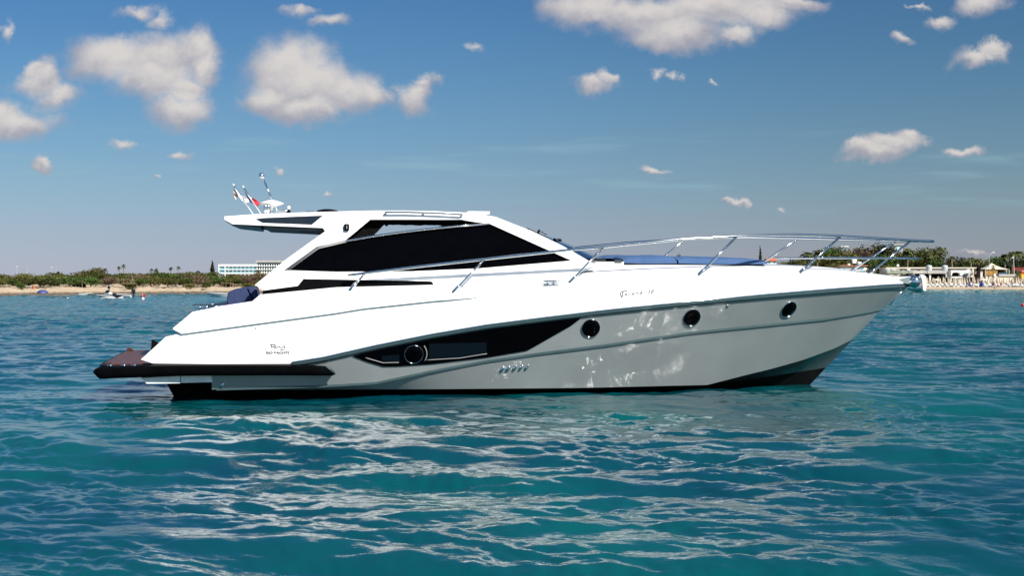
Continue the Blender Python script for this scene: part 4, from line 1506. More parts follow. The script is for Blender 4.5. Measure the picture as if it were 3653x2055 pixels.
t = thing('tent', 'blue dome tent pitched at the edge of the rocks on the left shore', 'tent', gp(152, 186, 0.25))
L = t.location.copy()
tm = MB()
rows = []
for i in range(7):
    th = math.pi/2*i/6
    rows.append([L + Vector((math.cos(a)*math.cos(th)**0.8*0.72 if th < 1.57 else 0, math.sin(a)*math.cos(th)*0.8, math.sin(th)*0.52)) for a in [2*math.pi*j/20 for j in range(20)]])
tm.grid([list(r) for r in rows], close=True)
tm.build('canopy', M['tarp'], t, True)
MB().prism([L + Vector((-0.2, -0.74, 0.02)), L + Vector((0.05, -0.55, 0.38)), L + Vector((0.25, -0.72, 0.02))], (0, -0.02, 0)).build('door_flap', M['navy'], t)


def shelter(label, px0, px1, py0, off, mat='wood', dark=True):
    pc = (px0 + px1)/2
    d = shore(pc) + off
    g = height(pc, off)
    t = thing('beach_shelter', label, 'shelter', gp(pc, d, g))
    x0, x1 = gx(px0, d), gx(px1, d)
    zt = zz(py0, d)
    MB().box(x0 - 0.15, x1 + 0.15, d - 0.15, d + 2.0, zt - 0.06, zt).build('roof', M[mat], t)
    for x in (x0 + 0.04, x1 - 0.04, (x0+x1)/2):
        for y in (d, d + 1.8):
            MB().tube([(x, y, g - 0.2), (x + 0.02, y, zt - 0.06)], 0.04, 6).build('post', M['wood'], t)
    if dark: MB().box(x0 + 0.1, x1 - 0.1, d + 1.86, d + 1.92, g, zt - 0.08).build('back_shade', M['shade_dark'], t)  # black sheet painting in the shade at the back of the opening
    MB().box(x0 + 0.2, x0 + 0.9, d + 0.6, d + 1.3, g + 0.3, g + 0.36).build('bench', M['wood'], t)
    return t


shelter('widest dark shelter under the bushes left of the moored boats', 246, 294, 1003, 17)
shelter('shelter with a flat pale roof on posts behind the moored boats', 437, 476, 1011, 13)
shelter('small roofed shelter above the sand right of the red flag buoy', 617, 641, 1005, 20, dark=False)
shelter('low dark shelter above the sand near the covered seat', 790, 822, 1010, 14)
shelter('open timber frame shelter just left of the covered seat', 827, 849, 1013, 13, dark=False)
for i, (px, py, lab) in enumerate(((104,1024,'white plank table on the sand left of the orange bench'), (640,1022,'white plank table on the sand below the small shelter'))):
    d = shore(px) + 11; g = height(px, 11)
    t = thing('plank_table', lab, 'table', gp(px, d, g))
    x = gx(px, d)
    MB().box(x - 0.35, x + 0.35, d - 0.25, d + 0.25, g + 0.36, g + 0.42).build('top', M['cloth'], t)
    for sx in (-0.28, 0.28): MB().box(x + sx - 0.03, x + sx + 0.03, d - 0.2, d + 0.2, g, g + 0.355).build('leg', M['wood'], t)
d = shore(121) + 11; g = height(121, 11); x = gx(121, d)
t = thing('bench', 'orange bench on the sand near the left edge', 'bench', gp(121, d, g))
MB().box(x - 0.16, x + 0.16, d - 0.1, d + 0.1, g + 0.14, g + 0.18).build('seat', M['orange'], t)
MB().box(x - 0.16, x + 0.16, d + 0.1, d + 0.13, g + 0.185, g + 0.36).build('backrest', M['orange'], t)
for sx in (-0.13, 0.13): MB().box(x + sx - 0.02, x + sx + 0.02, d - 0.08, d + 0.08, g, g + 0.138).build('leg', M['orange'], t)

for i, (px, py, hd) in enumerate(((59,952,1),(96,947,0),(183,954,1),(200,954,0),(373,949,0))):
    d = 430
    zt = zz(py, d)
    lab = ['leftmost lamp post with a white head behind the left thicket', 'plain thin mast right of the leftmost lamp post', 'lamp post with a white head beside a plain mast', 'plain thin mast beside the white headed lamp post', 'thin mast left of the pair of palms'][i]
    t = thing('lamp_post' if hd else 'mast', lab, 'lamp post' if hd else 'mast', gp(px, d, 3.2))
    x = gx(px, d)
    MB().tube([(x, d, 3.0), (x, d, zt)], [0.08, 0.045], 7).build('pole', M['post'], t)
    if hd: MB().box(x - 0.1, x + 0.32, d - 0.1, d + 0.1, zt, zt + 0.14, 0.03).build('lamp_head', M['wall_white'], t)
    else: MB().tube([(x - 0.16, d, zt), (x + 0.16, d, zt)], 0.035, 6).build('crossbar', M['post'], t)

# --- hotel
def hotel():
    d = 1150.0
    t = thing('hotel', 'long white hotel with blue green glass behind the left thicket', 'hotel', gp(850, d, 6.0))
    def bx(px0, px1, py0, py1, y0, y1, name, mat, par=t, bev=0):
        return MB().box(gx(px0, d), gx(px1, d), d + y0, d + y1, zz(py1, d), zz(py0, d)).build(name, M[mat], par)
    bx(780, 920, 951, 995, 4.0, 14, 'core', 'wall_white')
    # two storeys of recessed glass between white slabs and fins
    for k, (py0, py1) in enumerate(((951,960.5),(963.5,973.5))):
        bays = [(782,800.5)] + [(804 + i*14.4, 804 + i*14.4 + 13.2) for i in range(8)]
        for (a, b) in bays:
            w = bx(a, b, py0, py1, 0.9, 3.9, 'window', 'pane')
            bx(a, b, py1 - 3.2, py1, 0.25, 0.4, 'balustrade', 'pane', w)
    for py0, py1 in ((943,950.5),(960.7,963.3),(973.6,977)):
        bx(779, 920, py0, py1, 0.0, 4.0, 'floor_slab', 'wall_white')
    for a in [779] + [801 + i*14.4 for i in range(9)]:
        bx(a, a + (3.0 if a < 802 else 1.2), 950.6, 995, 0.1, 3.9, 'fin', 'wall_white')
    # taller wing with narrow angled bays
    bx(914, 1110, 929, 995, 5.0, 18, 'core', 'wall_grey')
    bx(913, 1110, 929, 936.5, -1.0, 5.0, 'roof_band', 'wall_grey')
    for r in range(4):
        y0 = 938 + r*12.3
        bx(913, 1110, y0 + 10.6, y0 + 12.2, -0.8, 4.9, 'floor_slab', 'wall_white')
        for i in range(22):
            a = 916 + i*8.6
            bx(a + 2.6, a + 8.4, y0, y0 + 10.5, 2.5, 4.9, 'window', 'pane')
            MB().prism([(gx(a, d), d - 0.6, zz(y0 + 10.5, d)), (gx(a + 2.4, d), d + 4.8, zz(y0 + 10.5, d)), (gx(a + 2.4, d), d + 4.8, zz(y0, d)), (gx(a + 0.6, d), d + 1.0, zz(y0, d))], (0.3, 0.1, 0)).build('fin', M['wall_white'], t) if i % 1 == 0 else None


hotel()

# ------------------------------------------------------------------ small boats and buoys
M['boat_white'] = material('white boat hull', (0.56, 0.57, 0.57), 0.35, coat=0.3, var=0.05)
M['boat_dark'] = material('dark stripe', (0.012, 0.015, 0.022), 0.4)


def motorboat(label, loc, rz, L=4.6, B=1.8, H=0.62, stripe=True, engine=True, console=True, post=False, swoop=False):
    t = thing('motorboat', label, 'motorboat', (0, 0, 0))
    n = 20
    sheer, chine, keel = [], [], []
    for i in range(n+1):
        x = -L/2 + L*i/n
        u = i/n
        hb_ = B/2*(1 - max(0, (u - 0.35)/0.65)**2.4)
        sheer.append(Vector((x + 0.25*u**3, hb_, H*(0.85 + 0.35*u*u))))
        chine.append(Vector((x - 0.35*u**4, hb_*0.82*(1 - 0.5*u**4), 0.06 + 0.20*u**4)))
        keel.append(Vector((x - 0.7*u**4, 0, -0.18 + 0.12*u**4)))
    hm = MB().grid(loft(sheer, chine, 4)).grid(loft(chine, keel, 2)).mirror(0)
    hm.grid([[sheer[0], chine[0], keel[0]], [Vector((p.x, -p.y, p.z)) for p in (sheer[0], chine[0], keel[0])]])
    ho = hm.build('hull', M['boat_white'], t); auto_smooth(ho, 30)
    gm = MB().tube([p + Vector((0, 0, 0.01)) for p in sheer] + [Vector((p.x, -p.y, p.z + 0.01)) for p in reversed(sheer[:-1])], 0.03, 6)
    gm.build('gunwale', M['boat_dark' if stripe else 'boat_white'], t, True)
    dm = MB().grid([[p + Vector((0, 0, -0.14)), Vector((p.x, -p.y, p.z - 0.14))] for p in sheer])
    dm.build('deck', M['boat_white'], t)
    if stripe:
        a = [p.lerp(q, 0.05) + Vector((0, 0.012, 0)) for p, q in zip(sheer, chine)]
        if swoop: b = [p.lerp(q, 0.16 + 0.75*math.exp(-((i/n - 0.28)/0.14)**2)) + Vector((0, 0.012, 0)) for i, (p, q) in enumerate(zip(sheer, chine))]
        else: b = [p.lerp(q, 0.25) + Vector((0, 0.012, 0)) for p, q in zip(sheer, chine)]
        m_ = MB().grid([[p, q] for p, q in zip(a, b)])
        m2 = MB(); m2.v = [(x[0], -x[1], x[2]) for x in m_.v]; m2.f = [tuple(reversed(q)) for q in m_.f]
        m_.build('stripe', M['boat_dark'], t); m2.build('stripe', M['boat_dark'], t)
    if console:
        c = MB().prism([(-0.3, -0.3, 0.3), (0.25, -0.3, 0.3), (0.2, -0.3, 0.66), (-0.05, -0.3, 0.76), (-0.3, -0.3, 0.64)], (0, 0.6, 0)).build('console', M['boat_white'], t)
        MB().prism([(0.2, -0.26, 0.67), (0.24, -0.26, 0.67), (0.02, -0.26, 0.95), (-0.03, -0.26, 0.93)], (0, 0.52, 0)).build('windscreen', M['smoked'], c)
        MB().box(-0.85, -0.45, -0.35, 0.35, 0.3, 0.62, 0.04).build('seat', M['boat_dark'], t)
    if engine:
        e = MB().box(-L/2 - 0.42, -L/2 - 0.02, -0.2, 0.2, 0.45, 0.95, 0.1).build('outboard', M['boat_dark'], t)
        MB().tube([(-L/2 - 0.25, 0, 0.5), (-L/2 - 0.3, 0, -0.3)], [0.09, 0.05], 8).build('engine_leg', M['boat_dark'], e)
    if post:
        p = MB().tube([(-0.1, 0, 0.6), (-0.12, 0, 1.55)], 0.025, 6).build('mast', M['chrome'], t)
        MB().box(-0.3, 0.12, -0.3, 0.3, 1.55, 1.6, 0.02).build('mast_top', M['boat_dark'], p)
        MB().box(-0.2, 0.0, -0.1, 0.1, 1.05, 1.35, 0.03).build('hung_bag', M['boat_dark'], p)
    t.location = loc
    t.rotation_euler = (0, 0, rz)
    return t


motorboat('white motorboat seen from its bow with a dark sweeping stripe, moored off the left shore', gp(386, 145, -0.02), R(-118), 3.3, 1.2, 0.50, True, False, True, True, True)
motorboat('white motorboat with a dark outboard, moored just behind the striped one', gp(430, 161, 0.0), R(176), 2.6, 1.0, 0.36, False, True, False)
motorboat('white open boat partly hidden behind the yacht stern', gp(797, 163, 0.0), R(186), 3.6, 1.35, 0.48, False, False, False, False)
motorboat('tiny grey white boat close to the rocks left of the other boats', gp(303, 183, 0.0), R(10), 1.5, 0.6, 0.30, False, False, False, False)

d = 137
t = thing('buoy', 'white ball buoy carrying a red flag off the left shore', 'buoy', gp(510, d, 0.0))
c = gp(510, d, 0.1)
MB().lathe([(0.05, -0.14), (0.12, -0.08), (0.14, 0.0), (0.12, 0.08), (0.05, 0.13), (0.0, 0.14)], c, 16).build('float', M['dome'], t, True)
MB().tube([c + Vector((0, 0, 0.1)), c + Vector((-0.06, 0, 0.56))], 0.012, 6).build('staff', M['post'], t)
rows = []
for i in range(8):
    u_ = i/7
    top_ = c + Vector((-0.055, 0, 0.54)) + Vector((0.34*u_, 0.05*math.sin(6*u_), -0.20*u_))
    bot_ = c + Vector((-0.02, 0, 0.18)) + Vector((0.30*u_, 0.05*math.sin(6*u_ + 0.5), 0.06*u_))
    rows.append([top_, top_.lerp(bot_, 0.5), bot_])
MB().grid(rows).build('flag', M['red'], t).modifiers.new('thickness', 'SOLIDIFY').thickness = 0.008
M['buoy_red'] = material('red buoy plastic', (0.50, 0.015, 0.02), 0.35, var=0.08)
d = 98
c = gp(3650, d, 0.06)
t = thing('buoy', 'plain red ball buoy at the right edge of the water', 'buoy', gp(3650, d, 0))
MB().lathe([(0.04, -0.15), (0.13, -0.09), (0.165, 0.0), (0.14, 0.09), (0.05, 0.15), (0.0, 0.16)], c, 18).build('float', M['buoy_red'], t, True)
MB().lathe([(0.03, 0.155), (0.03, 0.19), (0.0, 0.2)], c, 10).build('eyelet', M['post'], t, True)
d = 150
t = thing('buoy', 'small pale pink buoy left of the moored boats', 'buoy', gp(241, d, 0))
MB().lathe([(0.03, -0.1), (0.1, -0.05), (0.12, 0.0), (0.08, 0.06), (0.0, 0.09)], gp(241, d, 0.03), 14).build('float', material('faded pink plastic', (0.5, 0.32, 0.33), 0.5), t, True)

# ------------------------------------------------------------------ right shore: trees behind the beach bar
TOPR = [(2350,905),(2420,903),(2560,945),(2690,938),(2712,925),(2800,936),(2860,915),(2900,905),(2960,880),(2990,868),(3020,878),(3060,880),(3090,884),(3110,876),(3140,866),(3170,870),(3200,876),(3230,882),(3260,888),(3290,890),(3320,888),(3345,905),(3370,908),(3400,918),(3440,922),(3480,922),(3520,916),(3560,918),(3600,915),(3653,912),(3760,912)]
tp_ = {}
LABR = {'olive': ('broadleaf_tree', 'olive green tree in the wooded bank behind the beach buildings', 'olive green trees of the right bank'),
        'green': ('broadleaf_tree', 'mid green tree in the wooded bank behind the beach buildings', 'mid green trees of the right bank'),
        'dark': ('evergreen_tree', 'dark evergreen in the wooded bank behind the beach buildings', 'dark evergreens of the right bank'),
        'brown': ('dry_tree', 'dry brownish tree in the wooded bank behind the beach buildings', 'dry brown trees of the right bank')}
MT = {'olive': 'leaf_olive', 'green': 'leaf_green', 'dark': 'leaf_dark', 'brown': 'leaf_brown'}
rt = random.Random(5)
cnt = 0
for row, (off, frac) in enumerate([(60, 0.50), (85, 0.76), (115, 1.06)]):
    px = 2780.0 if row == 0 else 2850.0
    while px < 3720:
        d = shore(px) + off + rt.uniform(-6, 6)
        g = height(px, off) - 0.2
        topy = float(np.interp(px, [a for a, _ in TOPR], [b for _, b in TOPR]))
        h = (zz(topy, d) - g)*frac*rt.uniform(0.86, 1.04)
        h = max(2.5, h)
        w = h*rt.uniform(0.75, 1.05) if h > 5 else 5.5
        wts = [4, 2, 1.5, 2] if px < 3330 else [1.5, 2, 5, 0.3]
        if row == 0: wts = [2, 2, 4, 0.4]
        kn = rt.choices(['olive', 'green', 'dark', 'brown'], wts)[0]
        key = (kn, rt.randrange(2))
        nm, lb, gr_ = LABR[kn]
        loc = gp(px, d, g)
        if tp_.get(key) is None:
            t = tree(nm, lb, 'tree', loc, 8.0, 9.0, M[MT[kn]], 300 + cnt, gr_, 2300, 0.30, 12, 0.14, 0.22)
            tp_[key] = t
        else:
            t = copy_tree(tp_[key]); t.location = loc; t.name = nm
        t.scale = (w/8, w/8, h/9)
        t.rotation_euler = (0, 0, rt.uniform(0, 6.28))
        cnt += 1
        px += w*0.52*FPX/d*rt.uniform(0.8, 1.2)

for (px, py, w, lab, kn) in ((2420,902,3.6,'small round tree seen over the shorter sun pad','leaf_dark'), (2380,908,1.8,'tiny tree top left of the round tree over the sun pad','leaf_dark'),
                         (2672,930,2.0,'small dark shrub left of the slender cypress','leaf_dark'), (2800,932,6.0,'pale green bush right of the red roofed house','leaf_olive'), (2765,936,4.0,'dark bush in front of the red roofed house','leaf_dark')):
    d = 470
    g = 6.5
    tree('broadleaf_tree', lab, 'tree', gp(px, d, g), w, zz(py, d) - g, M[kn], int(px), None, 900, 0.2, 7, 0.2, 0.12)
conifer('slender_cypress', 'slender dark cypress beside the end of the longer sun pad', gp(2712, 470, 6.0), zz(880, 470) - 6.0, 1.6, M['leaf_dark'], 12, 1300, 0.22)
for (px, w, py) in ((2820, 1.1, 916), (2829, 1.0, 920)):
    conifer('small_cypress', 'small dark cypress standing ' + ('left' if px == 2820 else 'right') + ' in the pair behind the bow deck', gp(px, 468, 6.0), zz(py, 468) - 6.0, w, M['leaf_dark'], px, 500, 0.2)
pl_r = [(2880,908,2.9,'feathery palm at the left end of the wooded bank',0),(2916,900,2.8,'feathery palm above the bow deck next to a taller stanchion',0),(3236,893,2.3,'dark fan palm standing out before the brown tree behind the mid rail',1),
        (3312,905,2.0,'fan palm beside the dark top of the wooded bank',1),(3398,919,1.5,'small palm on the skyline right of the bow',0),(3466,924,1.8,'drooping palm on the skyline left of the tall street lamp',0),
        (3585,913,2.1,'shaggy palm left in the tall group near the right edge',0),(3609,905,2.1,'middle palm with a pale trunk in the tall group near the right edge',0),(3632,903,2.5,'fullest palm in the tall group near the right edge',0),(3655,920,2.2,'palm cut by the right edge of the picture',0)]
for i, (px, py, r_, lab, fn) in enumerate(pl_r):
    d = (430 if px > 3390 else 450)
    g = 2.0
    palm('date_palm' if not fn else 'fan_palm', lab, gp(px, d, g), zz(py, d) - g, r_, 400 + i, 'palms of the right bank', bool(fn), M['palm_leaf'], 0.22, 1.1, 40 if fn else 46)

M['canvas'] = material('cream canvas', (0.60, 0.54, 0.43), 0.8, spec=0.15, var=0.08)
# --- houses behind
M['tile'] = material('terracotta roof tiles', (0.42, 0.13, 0.06), 0.8, var=0.2, vscale=2)
M['brown_roof'] = material('rusty brown flat roof', (0.25, 0.11, 0.055), 0.8, var=0.2, vscale=1)
def house(label, px0, px1, pyr, pye, pyb, d, roofmat, wallmat='wall_white', hip=True, depth=6.0):
    xm = (px0 + px1)/2
    t = thing('house', label, 'house', gp(xm, d, zz(pyb, d)))
    x0, x1 = gx(px0, d), gx(px1, d)
    zb, ze, zr = zz(pyb, d), zz(pye, d), zz(pyr, d)
    MB().box(x0 + 0.2, x1 - 0.2, d, d + depth, zb, ze).build('wall', M[wallmat], t)
    rm = MB()
    if hip:
        q = [(x0 - 0.2, d - 0.4, ze), (x1 + 0.2, d - 0.4, ze), (x1 + 0.2, d + depth + 0.4, ze), (x0 - 0.2, d + depth + 0.4, ze), (x0 + (x1-x0)*0.06, d + depth/2, zr), (x1 - (x1-x0)*0.06, d + depth/2, zr)]
        rm.add(q, [(0,1,5,4), (2,3,4,5), (1,2,5), (3,0,4), (3,2,1,0)])
    else: rm.box(x0 - 0.3, x1 + 0.3, d - 0.5, d + depth, ze, zr)
    rm.build('roof', M[roofmat], t)
    k = max(2, int((x1 - x0)/2.2))
    for i in range(k):
        x = x0 + (x1 - x0)*(i + 0.5)/k
        MB().box(x - 0.4, x + 0.4, d - 0.04, d + 0.02, zb + (ze - zb)*0.35, zb + (ze - zb)*0.85).build('window', M['pane'], t)
    return t


house('house with an orange tiled roof seen just past the longer sun pad', 2736, 2772, 920, 931, 945, 466, 'tile')
house('white roofed house among the treetops of the right bank', 3002, 3024, 878, 881, 900, 520, 'wall_white', 'wall_white', False)
house('flat roofed house at the top of the bank behind the front stanchion', 3190, 3222, 871, 874.5, 905, 520, 'wall_grey', 'wall_white', False)
house('distant pink roofed house on the skyline right of the bow', 3438, 3456, 928, 931, 945, 520, 'tile')
tb1 = house('low grey building with a rusty brown roof edge behind the bow cleat', 2996, 3092, 946, 949.5, 985, 415, 'brown_roof', 'wall_grey', False, 8)
M['tank'] = material('pale grey water tank', (0.40, 0.43, 0.44), 0.6, var=0.06)
def tank(label, px, py0, py1, r, d, mat='tank', knobs=True):
    t = thing('water_tank', label, 'water tank', gp(px, d, zz(py1, d)), 'rooftop water tanks')
    z0, z1 = zz(py1, d), zz(py0, d)
    h = z1 - z0
    c = gp(px, d + r, z0)
    MB().lathe([(r*0.98, 0), (r, h*0.05), (r*0.985, h*0.3), (r, h*0.33), (r*0.985, h*0.62), (r, h*0.65), (r*0.98, h*0.86), (r*0.8, h*0.94), (r*0.3, h*0.97), (0.001, h*0.97)], c, 24).build('body', M[mat], t, True)
    MB().lathe([(r*0.28, h*0.96), (r*0.28, h*1.02), (0.001, h*1.03)], c, 14).build('lid', M[mat], t, True)
    return t


tank('white water tank on the rusty roofed building', 3065, 934, 946, 0.72, 415, 'wall_white')
tank('small low white tank at the left end of the rusty roof', 3027, 940.5, 946, 0.5, 415, 'wall_white')
t = thing('water_tank', 'white tank lying on a stand above the rusty roof', 'water tank', gp(3050, 415, zz(946, 415)), 'rooftop water tanks')
zc = zz(929, 415); xc_ = gx(3050, 415)
MB().lathe([(0.3, -0.7), (0.42, -0.62), (0.42, 0.62), (0.3, 0.7)], (xc_, 416, zc), 18, (1, 0, 0)).build('body', M['wall_white'], t, True)
MB().box(xc_ - 0.5, xc_ + 0.5, 415.6, 416.4, zz(939, 415), zc - 0.38).build('lower_tank', M['wall_white'], t)
for sx in (-0.62, 0.62): MB().tube([(xc_ + sx, 416, zz(946, 415)), (xc_ + sx, 416, zc)], 0.05, 6).build('stand_leg', M['post'], t)

# --- beach bar: long low building, dark open front on white columns
d0 = 405
t = thing('beach_bar', 'long low grey beach bar with a dark open front on white columns', 'building', gp(3300, d0, zz(1006, d0)))
def bx(px0, px1, py0, py1, y0, y1, name, mat, par=None, d=d0, bev=0.0):
    return MB().box(gx(px0, d), gx(px1, d), d + y0, d + y1, zz(py1, d), zz(py0, d), bev).build(name, M[mat], par or t)
bx(3182, 3505, 957, 990, 6, 14, 'back_wall', 'wall_grey')
bx(3180, 3508, 953, 957, 5.6, 14.2, 'parapet', 'canvas')
for a, b in ((3195,3213),(3228,3238),(3252,3263),(3294,3304),(3394,3414),(3435,3446)):
    bx(a, b, 963.5, 967, 5.93, 6.02, 'window', 'shade_dark')
for a, b in ((3197,3214),(3253,3265)):
    bx(a, b, 959.5, 963, 5.0, 5.9, 'air_unit', 'wall_white')
bx(3214, 3228, 959, 964.5, 5.2, 5.9, 'air_unit', 'wall_grey')
bx(3243, 3305, 966, 976, -0.5, 5.6, 'canopy', 'wall_grey')
bx(3307, 3382, 965.5, 976, -0.5, 5.6, 'canopy', 'wall_grey')
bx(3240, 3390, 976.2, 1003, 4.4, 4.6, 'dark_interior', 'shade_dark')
for px in (3261, 3318.5, 3383): bx(px - 2.6, px + 2.6, 976.2, 1008, 0.0, 0.5, 'column', 'wall_white')
bx(3237, 3330, 988, 1004, 2.2, 2.4, 'counter', 'darkgrey')
sat = MB().lathe([(0.0, 0.0), (0.25, 0.04), (0.42, 0.13), (0.44, 0.14)], gp(3202, d0 + 8, zz(953, d0) + 0.5), 16, (-0.3, -1, 0.4))
sat.build('satellite_dish', M['wall_white'], t, True)
# white block with an arched opening
t = thing('white_pavilion', 'bright white pavilion with an arched dark opening beside the beach bar', 'building', gp(3430, d0 - 2, zz(1006, d0)))
d1 = 402.0
arch = [(3396,993),(3396,977),(3399,973.5),(3404,972),(3418,972),(3423,973.5),(3426,977),(3426,993)]
xs_ = [3393] 
wall = MB()
P3 = lambda x, y, off=0: Vector((gx(x, d1), d1 + off, zz(y, d1)))
wall.prism([P3(3393,965), P3(3445,965), P3(3450,958), P3(3460,960), P3(3448,1000), P3(3393,1000), P3(3393,993.2)] , (0, 3.0, 0)) if False else None
for poly in ([(3393,964.5),(3448,964.5),(3448,971.9),(3393,971.9)], [(3393,972),(3395.9,972),(3395.9,1004),(3393,1004)], [(3426.1,972),(3448,972),(3444,1004),(3426.1,1004)], [(3396,972),(3403,972),(3399,973.5),(3396.3,977)], [(3419,972),(3426,972),(3425.8,977),(3423,973.5)], [(3396,988),(3426,988),(3426,992),(3396,992)]):
    wall.prism([P3(*q) for q in poly], (0, 2.6, 0))
wall.build('wall', M['wall_white'], t)
MB().prism([P3(3446,966,-0.1), P3(3462,956,-0.1), P3(3459,968,-0.1), P3(3447,992,-0.1)], (0, 1.2, 0)).build('side_wing', M['wall_white'], t)
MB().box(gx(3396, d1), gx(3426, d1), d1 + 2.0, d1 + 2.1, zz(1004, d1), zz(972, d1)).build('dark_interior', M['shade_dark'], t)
MB().box(gx(3390, d1), gx(3452, d1), d1 - 1.2, d1 - 0.05, zz(985.5, d1), zz(984, d1)).build('terrace_slab', M['darkgrey'], t)
MB().box(gx(3388, d1), gx(3428, d1), d1 - 1.6, d1 - 1.4, zz(991, d1), zz(987.5, d1)).build('rail', M['wall_white'], t)
for px in (3389, 3408, 3427): MB().tube([(gx(px, d1), d1 - 1.5, zz(1006, d1)), (gx(px, d1), d1 - 1.5, zz(991, d1))], 0.09, 6).build('post', M['wall_white'], t)
tank('water tank standing left on the canopy of the beach bar', 3314, 945.5, 965.8, 0.84, d0 + 1)
tank('water tank standing right on the canopy of the beach bar', 3370.5, 945.5, 965.3, 0.84, d0 + 1)
tank('low wide tank left of the beach bar parapet', 3163, 958.5, 968, 1.1, d0, 'tank')
M['khaki'] = material('grey green shade net', (0.21, 0.235, 0.18), 0.9, var=0.18, vscale=1.2, bump=0.5, bscale=2)
rg = random.Random(8)
nt_ = MB(); rows = []
for i in range(25):
    px = 3150 + 96*i/24
    sag = 980 + 3*math.sin(i*0.9) - (6*max(0, (px - 3222)/24)**2)
    rows.append([P3(px, 967 + rg.uniform(-1, 1), -3), P3(px, 974 + rg.uniform(-0.8, .8), -3.6), P3(px, sag, -3.2)])
tn = thing('shade_net', 'crumpled grey green shade net hung in front of the beach bar', 'shade net', gp(3200, d1 - 3, zz(985, d1)))
no = MB().grid(rows).build('net', M['khaki'], tn, True); no.modifiers.new('thickness', 'SOLIDIFY').thickness = 0.05
for px in (3152, 3176.5, 3232, 3245): MB().tube([P3(px, 1006, -3.1), P3(px, 966, -3.1)], 0.06, 6).build('post', M['wood'], tn)

# --- brown timber tower with surfboards, thatch totem
M['brown'] = material('dark brown timber', (0.085, 0.035, 0.022), 0.7, var=0.3, vscale=2)
M['bamboo'] = material('golden bamboo screen', (0.50, 0.27, 0.05), 0.7, var=0.25, vscale=4)
M['yellow'] = material('yellow painted panel', (0.72, 0.42, 0.01), 0.6, var=0.08)
M['thatch'] = material('black thatch', (0.015, 0.012, 0.008), 0.95, var=0.4, vscale=4)
d2 = 398.0
P4 = lambda x, y, off=0: Vector((gx(x, d2), d2 + off, zz(y, d2)))
t = thing('timber_tower', 'dark brown timber hut with open posts beside the white pavilion', 'hut', gp(3485, d2, zz(1006, d2)))
for px in (3469, 3478, 3488, 3500, 3512):
    MB().box(gx(px - 1.3, d2), gx(px + 1.3, d2), d2, d2 + 0.25, zz(1006, d2), zz(961, d2)).build('post', M['brown'], t)
MB().box(gx(3467, d2), gx(3514, d2), d2 - 0.1, d2 + 3, zz(962, d2), zz(959.5, d2)).build('roof_beam', M['brown'], t)
MB().box(gx(3470, d2), gx(3512, d2), d2 + 2.0, d2 + 2.1, zz(1006, d2), zz(977, d2)).build('back_panel', M['brown'], t)
MB().box(gx(3479.5, d2), gx(3486.5, d2), d2 + 0.3, d2 + 0.35, zz(976, d2), zz(964, d2)).build('white_panel', M['wall_white'], t)
MB().box(gx(3470.5, d2), gx(3476.5, d2), d2 + 0.3, d2 + 0.35, zz(976, d2), zz(964, d2)).build('white_panel', M['wall_white'], t)
t = thing('thatch_totem', 'black shaggy thatched column before the timber hut', 'totem', gp(3491, d2 - 1, zz(1002, d2)))
v, f = leaves([(0, 0, 2.9, 0.5, 0.5, 2.6), (0, 0, 3.6, 0.62, 0.6, 0.6), (0, 0, 4.6, 0.28, 0.28, 0.5)], 900, 0.16, 3)
obj('thatch', [(x + t.location.x, y + t.location.y, z + t.location.z) for x, y, z in v], f, M['thatch'], t)
MB().tube([t.location.copy(), t.location + Vector((0, 0, 4.2))], 0.25, 8).build('core', M['brown'], t)
MB().lathe([(0.0, -0.2), (0.28, 0.0), (0.2, 0.25), (0.0, 0.35)], t.location + Vector((0, 0, 4.75)), 12).build('crown_ball', M['bamboo'], t, True)
for i, px in enumerate((3497.0, 3501.0)):
    c = P4(px, 982, -0.6)
    o_ = [(math.sin(math.pi*k/12)**0.7*0.16 - 0.03*math.sin(math.pi*k/12), -1.25 + 2.5*k/12) for k in range(13)]
    poly = [c + Vector((a, 0, b)) for a, b in o_] + [c + Vector((-a, 0, b)) for a, b in reversed(o_[1:-1])]
    tag(MB().prism(poly, (0, 0.07, 0)).build('surfboard', M['wall_white'], None, loc=c), 'white surfboard standing upright ' + ('next to the black thatched column' if i == 0 else 'between the other surfboard and the brown posts'), 'surfboard', 'upright white surfboards')
for i, (a, b, c_) in enumerate((((3462,957),(3468,960),(3468,992)), ((3454,992),(3466,972),(3465,992)))):
    tag(MB().prism([P4(*a, -1.5), P4(*b, -1.5), P4(*c_, -1.5), P4((a[0]+c_[0])/2 - 1, c_[1] - 4, -1.5)], (0, 0.06, 0)).build('sail_cloth', M['canvas'], None, loc=P4(*c_, -1.5)), ('tall' if i == 0 else 'lower triangular') + ' cream sail cloth hanging beside the timber hut', 'sail', 'sail cloths by the timber hut')

# --- marquee with bamboo wall
t = thing('marquee', 'cream pyramid roofed marquee with a golden bamboo wall', 'marquee', gp(3558, d2, zz(1000, d2)))
ap = P4(3551, 938, 3.5)
ev = [P4(3516, 960.5, 0), P4(3600, 960.5, 0), P4(3600, 960.5, 7), P4(3516, 960.5, 7)]
rm = MB(); rows = []
for k in range(7):
    u_ = k/6
    rows.append([p.lerp(ap, u_) + Vector((0, 0, -0.28*math.sin(math.pi*u_))) for p in (ev[0], ev[0].lerp(ev[1], .5), ev[1], ev[1].lerp(ev[2], .5), ev[2], ev[2].lerp(ev[3], .5), ev[3], ev[3].lerp(ev[0], .5))])
rm.grid(rows, close=True)
rm.build('roof', M['canvas'], t).modifiers.new('thickness', 'SOLIDIFY').thickness = 0.04
for p in ev + [P4(3591, 960, 0)]: MB().tube([p + Vector((0, 0, -3.2)), p], 0.07, 6).build('pole', M['wall_white'], t)
bw = MB()
for k in range(26): bw.tube([P4(3519 + k*1.62, 983, 0.4), P4(3519 + k*1.62, 960.8, 0.4)], 0.07, 5)
